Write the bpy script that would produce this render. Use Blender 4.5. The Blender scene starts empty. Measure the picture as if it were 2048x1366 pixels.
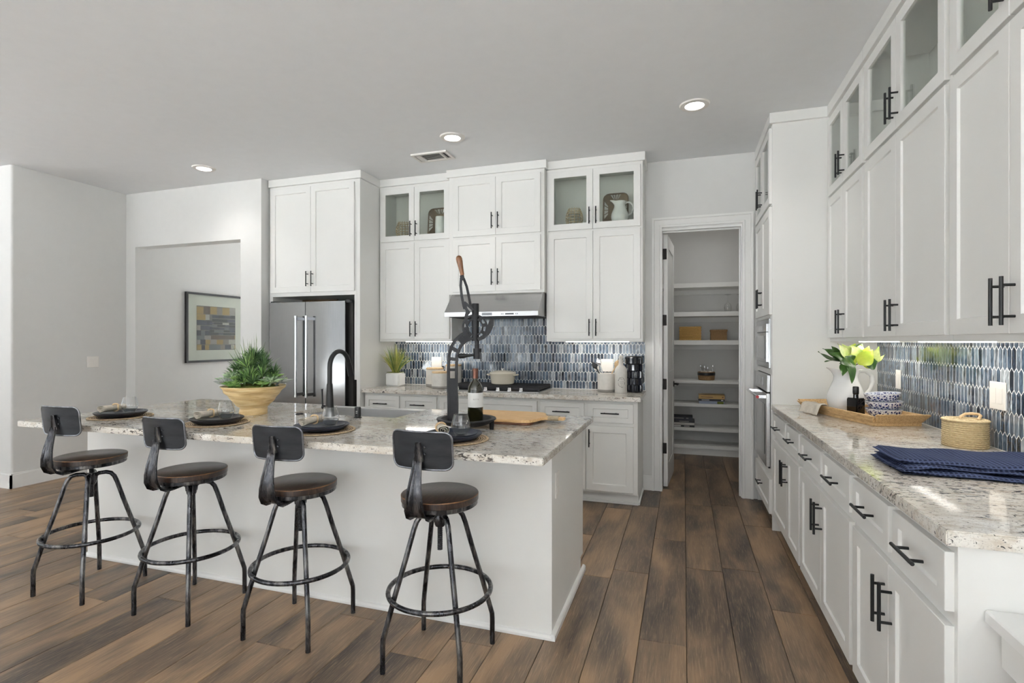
import bpy, bmesh, math, random
from mathutils import Vector, Matrix
from math import sin, cos, pi, radians, tan, atan2, sqrt

rng = random.Random(7)
scene = bpy.context.scene
COL = scene.collection

# ------------------------------------------------------------------ camera, world, lights, exposure
F_PX, CX, CY, CAM_H = 1050.0, 1024.0, 683.0, 1.37
YAW = math.atan(343.0 / 1050.0)
cam_data = bpy.data.cameras.new('camera')
cam_data.sensor_fit = 'HORIZONTAL'
cam_data.sensor_width = 36.0
cam_data.lens = 36.0 * F_PX / 2048.0
cam_data.clip_start = 0.05
cam = bpy.data.objects.new('camera', cam_data)
cam.location = (0, 0, CAM_H)
cam.rotation_euler = (pi / 2, 0, YAW)
COL.objects.link(cam)
scene.camera = cam

world = bpy.data.worlds.new('daylight')
scene.world = world
world.use_nodes = True
bg = world.node_tree.nodes['Background']
bg.inputs['Color'].default_value = (0.88, 0.945, 1.0, 1)
bg.inputs['Strength'].default_value = 2.3

# high sun from the right of the house: it falls on the added patio outside, not into the room
sun_data = bpy.data.lights.new('sun', 'SUN')
sun_data.energy = 80.0
sun_data.angle = 0.009
sun_data.color = (1.0, 0.995, 0.98)
sun = bpy.data.objects.new('sun', sun_data)
sun.rotation_euler = (0, math.radians(32), 0)
sun.location = (6, -4, 10)
COL.objects.link(sun)

scene.view_settings.view_transform = 'Standard'
scene.view_settings.look = 'None'
scene.view_settings.gamma = 1.0
scene.view_settings.use_curve_mapping = False
scene.view_settings.exposure = 0.13

DOWNLIGHT_W = 15.0
UNDERCAB_E = 14.0

def portal(name, loc, rot, sx, sy):
    """daylight portal filling a window opening (guides sampling of the sky, gives no light of its own)"""
    l = bpy.data.lights.new(name, 'AREA')
    l.shape = 'RECTANGLE'
    l.size, l.size_y = sx, sy
    l.cycles.is_portal = True
    o = bpy.data.objects.new(name, l)
    o.location = loc
    o.rotation_euler = rot
    COL.objects.link(o)

CEIL = 3.02
BACK = 5.0          # back wall plane
RIGHT = 1.27        # right wall plane
REAR = -5.0         # wall behind the camera
FARL = -9.2         # far left wall
# windows behind the camera and at the far left: (x0, x1, z0, z1) / (y0, y1, z0, z1)
REAR_WIN = [(-8.6, -4.4, 0.06, 2.85), (-2.4, 0.9, 0.06, 2.85)]
LEFT_WIN = [(-4.85, -3.6, 0.06, 2.85), (-0.4, 2.1, 0.5, 2.7)]
RIGHT_FILL_WIN = [(-4.3, -0.5, 0.85, 2.7)]  # unseen window added to brighten the island end and left wall
HALL_FILL_WIN = [(-6.1, -4.25, 0.06, 2.8)]  # unseen window added to brighten the hall
for (a, b, c, d) in REAR_WIN:
    portal('window_portal', ((a + b) / 2, REAR - 0.14, (c + d) / 2), (pi / 2, 0, 0), b - a, d - c)
for (a, b, c, d) in LEFT_WIN:
    portal('window_portal', (FARL - 0.14, (a + b) / 2, (c + d) / 2), (pi / 2, 0, -pi / 2), b - a, d - c)

for (a, b, c, d) in RIGHT_FILL_WIN:
    portal('window_portal', (RIGHT + 0.14, (a + b) / 2, (c + d) / 2), (pi / 2, 0, pi / 2), b - a, d - c)
for (a, b, c, d) in HALL_FILL_WIN:
    portal('window_portal', ((a + b) / 2, 8.64, (c + d) / 2), (-pi / 2, 0, 0), b - a, d - c)

# ------------------------------------------------------------------ materials
def lin(r, g, b):
    def f(c):
        c /= 255.0
        return c / 12.92 if c <= 0.04045 else ((c + 0.055) / 1.055) ** 2.4
    return (f(r), f(g), f(b), 1.0)

class NT:
    def __init__(self, name):
        self.m = bpy.data.materials.new(name)
        self.m.use_nodes = True
        self.t = self.m.node_tree
        self.b = self.t.nodes['Principled BSDF']
        self.out = self.t.nodes['Material Output']
    def n(self, typ, **kw):
        x = self.t.nodes.new(typ)
        for k, v in kw.items():
            setattr(x, k, v)
        return x
    def l(self, a, b):
        self.t.links.new(a, b)
    def set(self, **kw):
        for k, v in kw.items():
            self.b.inputs[k.replace('_', ' ')].default_value = v
    def coord(self, scale=(1, 1, 1), out='Object', offset_random=0.0):
        tc = self.n('ShaderNodeTexCoord')
        mp = self.n('ShaderNodeMapping')
        mp.inputs['Scale'].default_value = scale
        src = tc.outputs[out]
        if offset_random:
            oi = self.n('ShaderNodeObjectInfo')
            mul = self.n('ShaderNodeMath', operation='MULTIPLY')
            mul.inputs[1].default_value = offset_random
            self.l(oi.outputs['Random'], mul.inputs[0])
            add = self.n('ShaderNodeVectorMath', operation='ADD')
            self.l(src, add.inputs[0])
            self.l(mul.outputs[0], add.inputs[1])
            src = add.outputs[0]
        self.l(src, mp.inputs['Vector'])
        return mp.outputs['Vector']
    def noise(self, vec, scale, detail=4, rough=0.55, dist=0.0):
        x = self.n('ShaderNodeTexNoise')
        x.inputs['Scale'].default_value = scale
        x.inputs['Detail'].default_value = detail
        x.inputs['Roughness'].default_value = rough
        x.inputs['Distortion'].default_value = dist
        self.l(vec, x.inputs['Vector'])
        return x.outputs['Fac']
    def ramp(self, fac, stops, interp='LINEAR'):
        x = self.n('ShaderNodeValToRGB')
        cr = x.color_ramp
        cr.interpolation = interp
        while len(cr.elements) < len(stops):
            cr.elements.new(0.5)
        for e, (p, c) in zip(cr.elements, stops):
            e.position = p
            e.color = c if len(c) == 4 else (*c, 1)
        self.l(fac, x.inputs['Fac'])
        return x.outputs['Color']
    def mix(self, fac, a, b, blend='MIX'):
        x = self.n('ShaderNodeMix', data_type='RGBA', blend_type=blend)
        def put(sock, v):
            if hasattr(v, 'is_linked'):
                self.l(v, sock)
            else:
                sock.default_value = v
        put(x.inputs[0], fac)
        put(x.inputs[6], a)
        put(x.inputs[7], b)
        return x.outputs[2]
    def bump(self, h, strength=0.2, dist=0.002):
        x = self.n('ShaderNodeBump')
        x.inputs['Strength'].default_value = strength
        x.inputs['Distance'].default_value = dist
        self.l(h, x.inputs['Height'])
        self.l(x.outputs['Normal'], self.b.inputs['Normal'])

def simple(name, col, rough=0.5, metal=0.0, var=0.04, vscale=12.0, bump=0.0, bscale=60.0, spec=0.5, stretch=(1, 1, 1)):
    k = NT(name)
    k.set(Roughness=rough, Metallic=metal)
    k.b.inputs['Specular IOR Level'].default_value = spec
    v = k.coord(stretch)
    f = k.noise(v, vscale)
    lo = tuple(c * (1 - var) for c in col[:3])
    hi = tuple(min(1, c * (1 + var)) for c in col[:3])
    k.l(k.ramp(f, [(0.3, lo), (0.7, hi)]), k.b.inputs['Base Color'])
    if bump:
        k.bump(k.noise(v, bscale, 3), bump)
    return k.m

M = {}
M['wall'] = simple('wall_paint', lin(219, 218, 215), 0.85, var=0.01, bump=0.06, bscale=160, spec=0.25)
M['ceiling'] = simple('ceiling_paint', lin(243, 244, 245), 0.95, var=0.01, bump=0.1, bscale=140, spec=0.1)
M['concrete'] = simple('pale_bounce_concrete', lin(212, 216, 219), 0.9, var=0.05)
M['cab'] = simple('white_cabinet_paint', lin(236, 235, 231), 0.38, var=0.01, vscale=3, spec=0.4)
M['trim'] = simple('white_trim_paint', lin(236, 235, 232), 0.4, var=0.01, spec=0.4)
M['black'] = simple('black_metal_pull', lin(24, 24, 25), 0.42, 0.3, var=0.1)
M['black_plastic'] = simple('black_plastic', lin(20, 20, 22), 0.4, var=0.05)
M['rubber'] = simple('dark_rubber', lin(30, 30, 30), 0.7)
M['iron'] = simple('cast_iron', lin(40, 40, 42), 0.55, 0.55, var=0.2, vscale=60, bump=0.25, bscale=220)
M['grate'] = simple('grate_iron', lin(33, 33, 36), 0.6, 0.2, var=0.15, vscale=60)
M['chrome'] = simple('chrome', lin(225, 225, 228), 0.12, 1.0, var=0.02)
M['white_plastic'] = simple('white_plastic', lin(238, 234, 228), 0.4, var=0.01)
M['ceramic'] = simple('white_ceramic', lin(238, 238, 236), 0.12, var=0.01, spec=0.6)
M['stoneware'] = simple('grey_white_stoneware', lin(214, 210, 203), 0.45, var=0.05, vscale=30)
M['grey_base'] = simple('grey_glaze', lin(150, 146, 140), 0.5, var=0.05)
M['cream_enamel'] = simple('cream_enamel', lin(232, 224, 205), 0.2, var=0.02)
M['navy_plate'] = simple('navy_stoneware', lin(38, 44, 58), 0.35, var=0.15, vscale=25, bump=0.05)
M['black_plate'] = simple('charcoal_stoneware', lin(40, 42, 47), 0.4, var=0.12, vscale=25, bump=0.05)
M['interior'] = simple('cabinet_interior_white', lin(222, 220, 214), 0.5, var=0.01)
M['linen'] = simple('linen_cloth', lin(205, 196, 182), 0.9, var=0.08, vscale=80, bump=0.3, bscale=500, spec=0.1)
M['frame_black'] = simple('black_frame', lin(22, 22, 24), 0.4, var=0.05)
M['mat_white'] = simple('picture_mat', lin(225, 223, 218), 0.8, var=0.01)
M['soil_moss'] = simple('moss', lin(104, 112, 40), 0.95, var=0.5, vscale=60, bump=0.6, bscale=150)
M['dark_gap'] = simple('dark_recess', lin(38, 36, 34), 0.7)
M['unfinished'] = simple('raw_wood_filler', lin(110, 84, 58), 0.7, var=0.2, vscale=20, stretch=(1, 1, 6))
M['desk'] = simple('white_desk_top', lin(240, 239, 236), 0.3, var=0.01)
M['red'] = simple('red_enamel', lin(170, 20, 30), 0.3)
M['hinge'] = simple('dark_bronze', lin(32, 28, 26), 0.45, 0.6, var=0.1)

def mat_steel(name, base=0.55, rough=0.24, brush=(1, 1, 60), aniso=0.5):
    k = NT(name)
    k.set(Metallic=1.0)
    v = k.coord(brush)
    f = k.noise(v, 6, 3)
    k.l(k.ramp(f, [(0.3, (base * .93,) * 3), (0.7, (base * 1.07,) * 3)]), k.b.inputs['Base Color'])
    mr = k.n('ShaderNodeMapRange')
    mr.inputs['To Min'].default_value = rough * .8
    mr.inputs['To Max'].default_value = rough * 1.2
    k.l(f, mr.inputs['Value'])
    k.l(mr.outputs[0], k.b.inputs['Roughness'])
    k.b.inputs['Anisotropic'].default_value = aniso
    return k.m
M['steel'] = mat_steel('brushed_steel', 0.19, 0.13, (60, 60, 1), 0.2)
M['steel_h'] = mat_steel('brushed_steel_horizontal', 0.50, 0.25, (1, 60, 60))
M['sink_steel'] = mat_steel('sink_steel', 0.72, 0.38, (1, 40, 40), 0.0)
M['oven_glass'] = simple('black_oven_glass', lin(12, 12, 13), 0.06, var=0.0, spec=0.7)

def mat_stool_metal():
    k = NT('worn_highlit_gunmetal')
    k.set(Metallic=0.85)
    v = k.coord((1, 1, 0.25))
    f = k.noise(v, 26, 6, 0.65)
    k.l(k.ramp(f, [(0.32, lin(40, 41, 44)), (0.52, lin(70, 70, 73)), (0.70, lin(140, 138, 134))]), k.b.inputs['Base Color'])  # lighter streaks: wear, plus brushed highlights painted into the colour
    mr = k.n('ShaderNodeMapRange')
    mr.inputs['To Min'].default_value = 0.18
    mr.inputs['To Max'].default_value = 0.38
    k.l(f, mr.inputs['Value'])
    k.l(mr.outputs[0], k.b.inputs['Roughness'])
    return k.m
M['gun'] = mat_stool_metal()
M['rim_metal'] = simple('polished_edge_metal', lin(128, 130, 135), 0.28, 0.95, var=0.45, vscale=24)
M['worn_wood'] = simple('worn_wood_edge', lin(120, 86, 54), 0.5, var=0.6, vscale=40)
def mat_back_metal():
    k = NT('dark_sheet_metal')
    k.set(Metallic=0.5, Roughness=0.45)
    v = k.coord((1, 1, 6))
    f = k.noise(v, 7, 4)
    k.l(k.ramp(f, [(0.3, lin(26, 27, 30)), (0.75, lin(48, 50, 54))]), k.b.inputs['Base Color'])
    return k.m
M['sheet'] = mat_back_metal()

def mat_wood(name, c1, c2, c3, scale=(1.2, 14, 14), rough=0.45, rand=0.0, gs=6):
    k = NT(name)
    k.set(Roughness=rough)
    v = k.coord(scale, offset_random=rand)
    f = k.noise(v, gs, 6, 0.6, 0.6)
    col = k.ramp(f, [(0.3, c1), (0.5, c2), (0.72, c3)])
    k.l(col, k.b.inputs['Base Color'])
    k.bump(f, 0.15, 0.001)
    return k.m
M['seat_wood'] = mat_wood('dark_stained_oak', lin(24, 19, 18), lin(48, 37, 32), lin(80, 60, 48), (22, 3, 3), 0.30)
M['handle_wood'] = mat_wood('walnut_handle', lin(70, 42, 24), lin(120, 78, 46), lin(160, 112, 72), (40, 40, 4), 0.4)
M['board_wood'] = mat_wood('acacia_board', lin(186, 142, 92), lin(208, 168, 116), lin(224, 190, 142), (2, 24, 24), 0.5)
M['walnut'] = mat_wood('walnut_board', lin(70, 42, 28), lin(104, 64, 42), lin(130, 86, 60), (2, 24, 24), 0.5)
M['tray_wood'] = mat_wood('rustic_pine', lin(158, 120, 78), lin(204, 168, 118), lin(222, 190, 142), (4, 26, 26), 0.65)
M['lid_wood'] = mat_wood('bamboo_lid', lin(180, 146, 104), lin(208, 178, 136), lin(220, 194, 156), (3, 20, 20), 0.55)
M['bowl_wood'] = mat_wood('carved_pale_wood', lin(196, 156, 98), lin(226, 196, 142), lin(240, 218, 172), (1.5, 1.5, 18), 0.45, gs=4)

def mat_floor():
    k = NT('oak_plank_floor')
    k.set(Roughness=0.42)
    k.b.inputs['Specular IOR Level'].default_value = 0.45
    oi = k.n('ShaderNodeObjectInfo')
    at = k.n('ShaderNodeAttribute')
    at.attribute_name = 'rnd'
    s = k.n('ShaderNodeMath', operation='ADD')
    k.l(oi.outputs['Random'], s.inputs[0])
    k.l(at.outputs['Fac'], s.inputs[1])
    fr = k.n('ShaderNodeMath', operation='FRACT')
    k.l(s.outputs[0], fr.inputs[0])
    rnd = fr.outputs[0]
    tc = k.n('ShaderNodeTexCoord')
    mul = k.n('ShaderNodeMath', operation='MULTIPLY')
    mul.inputs[1].default_value = 37.0
    k.l(rnd, mul.inputs[0])
    add = k.n('ShaderNodeVectorMath', operation='ADD')
    k.l(tc.outputs['Object'], add.inputs[0])
    k.l(mul.outputs[0], add.inputs[1])
    def mp(sc):
        x = k.n('ShaderNodeMapping')
        x.inputs['Scale'].default_value = sc
        k.l(add.outputs[0], x.inputs['Vector'])
        return x.outputs['Vector']
    # broad light / dark drift within a board, along its length
    broad = k.noise(mp((5.5, 1.5, 1)), 1.0, 2, 0.5, 0.6)
    grain = k.noise(mp((26, 1.8, 1)), 2.2, 8, 0.65, 0.9)
    fine = k.noise(mp((150, 5, 1)), 2.0, 4, 0.6, 0.8)
    m1 = k.n('ShaderNodeMath', operation='MULTIPLY_ADD')   # broad + plank shift
    k.l(rnd, m1.inputs[0])
    m1.inputs[1].default_value = 0.15
    k.l(broad, m1.inputs[2])
    m2 = k.n('ShaderNodeMath', operation='MULTIPLY_ADD')
    k.l(grain, m2.inputs[0])
    m2.inputs[1].default_value = 0.36
    k.l(m1.outputs[0], m2.inputs[2])
    col = k.ramp(m2.outputs[0], [(0.50, lin(60, 50, 43)), (0.64, lin(91, 75, 61)), (0.78, lin(117, 96, 75)), (0.94, lin(150, 121, 92))])
    pores = k.ramp(fine, [(0.56, (0, 0, 0)), (0.70, (1, 1, 1))])
    col = k.mix(k.ramp(fine, [(0.52, (0, 0, 0)), (0.70, (0.5, 0.5, 0.5))]), col, lin(172, 146, 116))
    k.l(col, k.b.inputs['Base Color'])
    k.bump(grain, 0.12, 0.0006)
    return k.m
M['floor'] = mat_floor()

def mat_granite():
    k = NT('white_speckled_granite')
    k.set(Roughness=0.06)
    k.b.inputs['Specular IOR Level'].default_value = 0.5
    v = k.coord((1, 1, 1))
    vs = k.coord((0.5, 1.3, 1.0))
    cloud = k.noise(vs, 3.6, 4, 0.6, 0.5)
    base = k.ramp(cloud, [(0.32, lin(208, 201, 190)), (0.5, lin(226, 221, 212)), (0.68, lin(240, 237, 231))])
    mid = k.noise(vs, 34, 5, 0.7, 0.5)
    base = k.mix(k.ramp(mid, [(0.46, (0, 0, 0)), (0.64, (0.75, 0.75, 0.75))]), base, lin(188, 174, 156))
    fine = k.noise(v, 190, 3, 0.6, 0.3)
    base = k.mix(k.ramp(fine, [(0.56, (0, 0, 0)), (0.68, (0.55, 0.55, 0.55))]), base, lin(140, 132, 122))
    # dark flecks gather in patches
    patch = k.noise(vs, 5.0, 3, 0.5, 0.2)
    fl = k.noise(vs, 74, 3, 0.6, 0.5)
    sh = k.n('ShaderNodeMath', operation='MULTIPLY_ADD')
    k.l(patch, sh.inputs[0])
    sh.inputs[1].default_value = 0.36
    k.l(fl, sh.inputs[2])
    dark = k.ramp(sh.outputs[0], [(0.765, (0, 0, 0)), (0.82, (0.92, 0.92, 0.92))])
    base = k.mix(dark, base, lin(66, 61, 58))
    fl2 = k.noise(v, 120, 2, 0.5, 0.4)
    base = k.mix(k.ramp(fl2, [(0.665, (0, 0, 0)), (0.70, (1, 1, 1))]), base, lin(34, 33, 34))
    k.l(base, k.b.inputs['Base Color'])
    return k.m
M['granite'] = mat_granite()

def mat_tile():
    k = NT('blue_glass_picket_tile')
    k.set(Roughness=0.09)
    k.b.inputs['Specular IOR Level'].default_value = 0.75
    oi = k.n('ShaderNodeObjectInfo')
    at = k.n('ShaderNodeAttribute')
    at.attribute_name = 'rnd'
    s = k.n('ShaderNodeMath', operation='ADD')
    k.l(oi.outputs['Random'], s.inputs[0])
    k.l(at.outputs['Fac'], s.inputs[1])
    fr = k.n('ShaderNodeMath', operation='FRACT')
    k.l(s.outputs[0], fr.inputs[0])
    rnd = fr.outputs[0]
    tc = k.n('ShaderNodeTexCoord')
    mul = k.n('ShaderNodeMath', operation='MULTIPLY')
    mul.inputs[1].default_value = 53.0
    k.l(rnd, mul.inputs[0])
    add = k.n('ShaderNodeVectorMath', operation='ADD')
    k.l(tc.outputs['Object'], add.inputs[0])
    k.l(mul.outputs[0], add.inputs[1])
    mp = k.n('ShaderNodeMapping')
    mp.inputs['Scale'].default_value = (70, 70, 16)
    mp.inputs['Rotation'].default_value = (0, 0.25, 0)
    k.l(add.outputs[0], mp.inputs['Vector'])
    streak = k.noise(mp.outputs['Vector'], 1.0, 4, 0.55, 1.2)
    base = k.ramp(rnd, [(0.0, lin(26, 29, 36)), (0.2, lin(42, 53, 68)), (0.42, lin(66, 82, 98)), (0.6, lin(46, 58, 74)), (0.74, lin(98, 108, 118)), (0.86, lin(32, 34, 40)), (1.0, lin(146, 153, 158))])
    lightc = k.ramp(rnd, [(0.0, lin(70, 84, 104)), (0.4, lin(118, 138, 158)), (0.7, lin(140, 156, 172)), (1.0, lin(206, 214, 220))])
    col = k.mix(k.ramp(streak, [(0.42, (0, 0, 0)), (0.72, (0.9, 0.9, 0.9))]), base, lightc)
    k.l(col, k.b.inputs['Base Color'])
    mp2 = k.n('ShaderNodeMapping')
    mp2.inputs['Scale'].default_value = (38, 38, 14)
    k.l(add.outputs[0], mp2.inputs['Vector'])
    k.bump(k.noise(mp2.outputs['Vector'], 1.0, 2, 0.5), 0.35, 0.0012)
    return k.m
M['tile'] = mat_tile()
M['grout'] = simple('pale_grout', lin(232, 232, 229), 0.8)

def mat_glass_thin(name, tint=(1, 1, 1), ior=1.45, boost=1.0):
    """clear sheet glass: sees through, mirrors by Fresnel"""
    k = NT(name)
    tr = k.n('ShaderNodeBsdfTransparent')
    tr.inputs['Color'].default_value = (*tint, 1)
    gl = k.n('ShaderNodeBsdfGlossy')
    gl.inputs['Roughness'].default_value = 0.02
    lw = k.n('ShaderNodeLayerWeight')
    lw.inputs['Blend'].default_value = 0.5
    pw = k.n('ShaderNodeMath', operation='POWER')
    pw.inputs[1].default_value = 5.0
    k.l(lw.outputs['Facing'], pw.inputs[0])
    f0 = ((ior - 1) / (ior + 1)) ** 2
    ma = k.n('ShaderNodeMath', operation='MULTIPLY_ADD')
    ma.use_clamp = True
    ma.inputs[1].default_value = (1 - f0) * boost
    ma.inputs[2].default_value = f0 * boost
    k.l(pw.outputs[0], ma.inputs[0])
    mx = k.n('ShaderNodeMixShader')
    k.l(ma.outputs[0], mx.inputs[0])
    k.l(tr.outputs[0], mx.inputs[1])
    k.l(gl.outputs[0], mx.inputs[2])
    k.l(mx.outputs[0], k.out.inputs['Surface'])
    return k.m
M['pane'] = mat_glass_thin('clear_pane', (0.93, 0.95, 0.93))
def mat_solid_glass(name, col, rough=0.0, ior=1.46):
    k = NT(name)
    k.set(Roughness=rough, IOR=ior)
    k.b.inputs['Transmission Weight'].default_value = 1.0
    k.b.inputs['Base Color'].default_value = col
    return k.m
M['drink_glass'] = mat_glass_thin('drinking_glass', (0.99, 0.993, 0.993), 1.5, 1.5)
M['water'] = mat_glass_thin('water', (0.88, 0.90, 0.91), 1.33, 1.2)
M['bottle_glass'] = simple('green_black_bottle_glass', lin(30, 29, 12), 0.05, var=0.3, vscale=14, spec=0.8)
M['dark_bottle'] = simple('black_bottle_glass', lin(14, 12, 13), 0.05, spec=0.7)
M['mosaic'] = simple('navy_mosaic_glass', lin(18, 22, 34), 0.06, var=0.4, vscale=40, spec=0.8)
M['foil'] = simple('bottle_foil', lin(96, 62, 50), 0.3, 0.7)

def emis(name, col, strength):
    k = NT(name)
    e = k.n('ShaderNodeEmission')
    e.inputs['Color'].default_value = (*col, 1)
    e.inputs['Strength'].default_value = strength
    k.l(e.outputs[0], k.out.inputs['Surface'])
    return k.m
M['led_lens'] = emis('lit_downlight_lens', (1.0, 0.97, 0.92), 14.0)
M['pantry_fill'] = emis('pantry_fill_diffuser', (1.0, 0.98, 0.95), 36.0)  # glow of the added pantry fill light
M['led_strip'] = emis('lit_led_diffuser', (1.0, 0.95, 0.87), UNDERCAB_E)

def mat_woven(name, c1, c2, sx=90, sz=70):
    k = NT(name)
    k.set(Roughness=0.8)
    v = k.coord((1, 1, 1))
    w = k.n('ShaderNodeTexWave', wave_type='BANDS', bands_direction='Z')
    w.inputs['Scale'].default_value = sz
    w.inputs['Distortion'].default_value = 3.0
    w.inputs['Detail'].default_value = 3
    k.l(v, w.inputs['Vector'])
    f = k.noise(v, sx, 4)
    mm = k.n('ShaderNodeMath', operation='MULTIPLY')
    k.l(w.outputs['Fac'], mm.inputs[0])
    k.l(f, mm.inputs[1])
    k.l(k.ramp(mm.outputs[0], [(0.05, c1), (0.45, c2)]), k.b.inputs['Base Color'])
    k.bump(mm.outputs[0], 0.7, 0.003)
    return k.m
M['wicker'] = mat_woven('golden_wicker', lin(150, 110, 52), lin(214, 176, 104))
M['wicker2'] = mat_woven('brown_wicker', lin(104, 78, 50), lin(184, 146, 102))
M['seagrass'] = mat_woven('pale_seagrass', lin(172, 148, 106), lin(232, 214, 174))
M['rattan'] = mat_woven('grey_rattan', lin(70, 58, 46), lin(158, 138, 112), 60, 60)
M['jute'] = mat_woven('jute_placemat', lin(104, 84, 62), lin(208, 182, 146), 60, 120)
M['rope'] = mat_woven('rope', lin(130, 112, 84), lin(214, 198, 168), 80, 150)
M['reed'] = simple('pale_reed', lin(196, 176, 140), 0.7, var=0.15, vscale=50)

def mat_leaf(name, c1, c2, rough=0.4, rand=0.0):
    k = NT(name)
    k.set(Roughness=rough)
    v = k.coord((1, 1, 1), offset_random=rand)
    f = k.noise(v, 14, 3)
    k.l(k.ramp(f, [(0.3, c1), (0.7, c2)]), k.b.inputs['Base Color'])
    k.b.inputs['Subsurface Weight'].default_value = 0.0
    return k.m
M['leaf_dark'] = mat_leaf('magnolia_leaf_dark', lin(34, 66, 26), lin(66, 104, 40), 0.3, 5)
M['leaf_lime'] = mat_leaf('magnolia_leaf_lime', lin(128, 158, 36), lin(186, 198, 78), 0.35, 5)
M['leaf_variegated'] = mat_leaf('magnolia_leaf_variegated', lin(120, 160, 50), lin(232, 232, 160), 0.35, 9)
M['grass_yellow'] = mat_leaf('yellow_green_blade', lin(132, 140, 52), lin(214, 208, 120), 0.5)
M['grass_green'] = mat_leaf('green_blade', lin(66, 98, 50), lin(122, 150, 80), 0.5)
M['succulent_dark'] = mat_leaf('dark_succulent', lin(44, 74, 42), lin(92, 124, 72), 0.5)
M['succulent_sage'] = mat_leaf('sage_succulent', lin(120, 148, 112), lin(178, 196, 156), 0.55)
M['succulent_grey'] = mat_leaf('grey_succulent', lin(140, 146, 142), lin(186, 190, 180), 0.55)
M['succulent_light'] = mat_leaf('light_green_succulent', lin(92, 140, 70), lin(160, 188, 110), 0.5)
M['stem'] = simple('brown_stem', lin(84, 74, 44), 0.7)

def mat_towel():
    k = NT('navy_waffle_towel')
    k.set(Roughness=0.95)
    k.b.inputs['Specular IOR Level'].default_value = 0.1
    v = k.coord((1, 1, 1))
    w1 = k.n('ShaderNodeTexWave', wave_type='BANDS', bands_direction='X')
    w2 = k.n('ShaderNodeTexWave', wave_type='BANDS', bands_direction='Y')
    for w in (w1, w2):
        w.inputs['Scale'].default_value = 22
        w.inputs['Distortion'].default_value = 0.6
        k.l(v, w.inputs['Vector'])
    mx = k.n('ShaderNodeMath', operation='MAXIMUM')
    k.l(w1.outputs['Fac'], mx.inputs[0])
    k.l(w2.outputs['Fac'], mx.inputs[1])
    k.l(k.ramp(mx.outputs[0], [(0.3, lin(38, 44, 66)), (0.95, lin(72, 82, 112))]), k.b.inputs['Base Color'])
    k.bump(mx.outputs[0], 0.8, 0.004)
    return k.m
M['towel'] = mat_towel()

def mat_bluewhite():
    k = NT('blue_white_patterned_porcelain')
    k.set(Roughness=0.12)
    tc = k.n('ShaderNodeTexCoord')
    vo = k.n('ShaderNodeTexVoronoi', feature='DISTANCE_TO_EDGE')
    vo.inputs['Scale'].default_value = 62
    k.l(tc.outputs['Object'], vo.inputs['Vector'])
    pat = k.ramp(vo.outputs['Distance'], [(0.09, (0, 0, 0)), (0.15, (1, 1, 1))])
    nz = k.noise(tc.outputs['Object'], 70, 3, 0.5, 1.5)
    blot = k.ramp(nz, [(0.56, (0, 0, 0)), (0.62, (1, 1, 1))])
    blue = k.mix(blot, lin(34, 46, 104), lin(96, 112, 168))
    col = k.mix(pat, lin(228, 231, 238), blue)
    sep = k.n('ShaderNodeSeparateXYZ')
    k.l(tc.outputs['Object'], sep.inputs[0])
    band = k.ramp(sep.outputs['Z'], [(0.0185, (0, 0, 0)), (0.0195, (1, 1, 1)), (0.0530, (1, 1, 1)), (0.0540, (0, 0, 0))])
    k.l(k.mix(band, lin(228, 231, 238), col), k.b.inputs['Base Color'])
    return k.m
M['bluewhite'] = mat_bluewhite()

def mat_vcol(name, rough=0.6):
    k = NT(name)
    k.set(Roughness=rough)
    a = k.n('ShaderNodeVertexColor')
    a.layer_name = 'col'
    f = k.noise(k.coord((8, 14, 60)), 5, 4)
    k.l(k.mix(0.35, a.outputs['Color'], k.mix(k.ramp(f, [(0.35, (0.1, 0.1, 0.1)), (0.65, (1, 1, 1))]), lin(40, 38, 42), a.outputs['Color'])), k.b.inputs['Base Color'])
    return k.m
M['paint_art'] = mat_vcol('abstract_brush_paint', 0.5)

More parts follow.
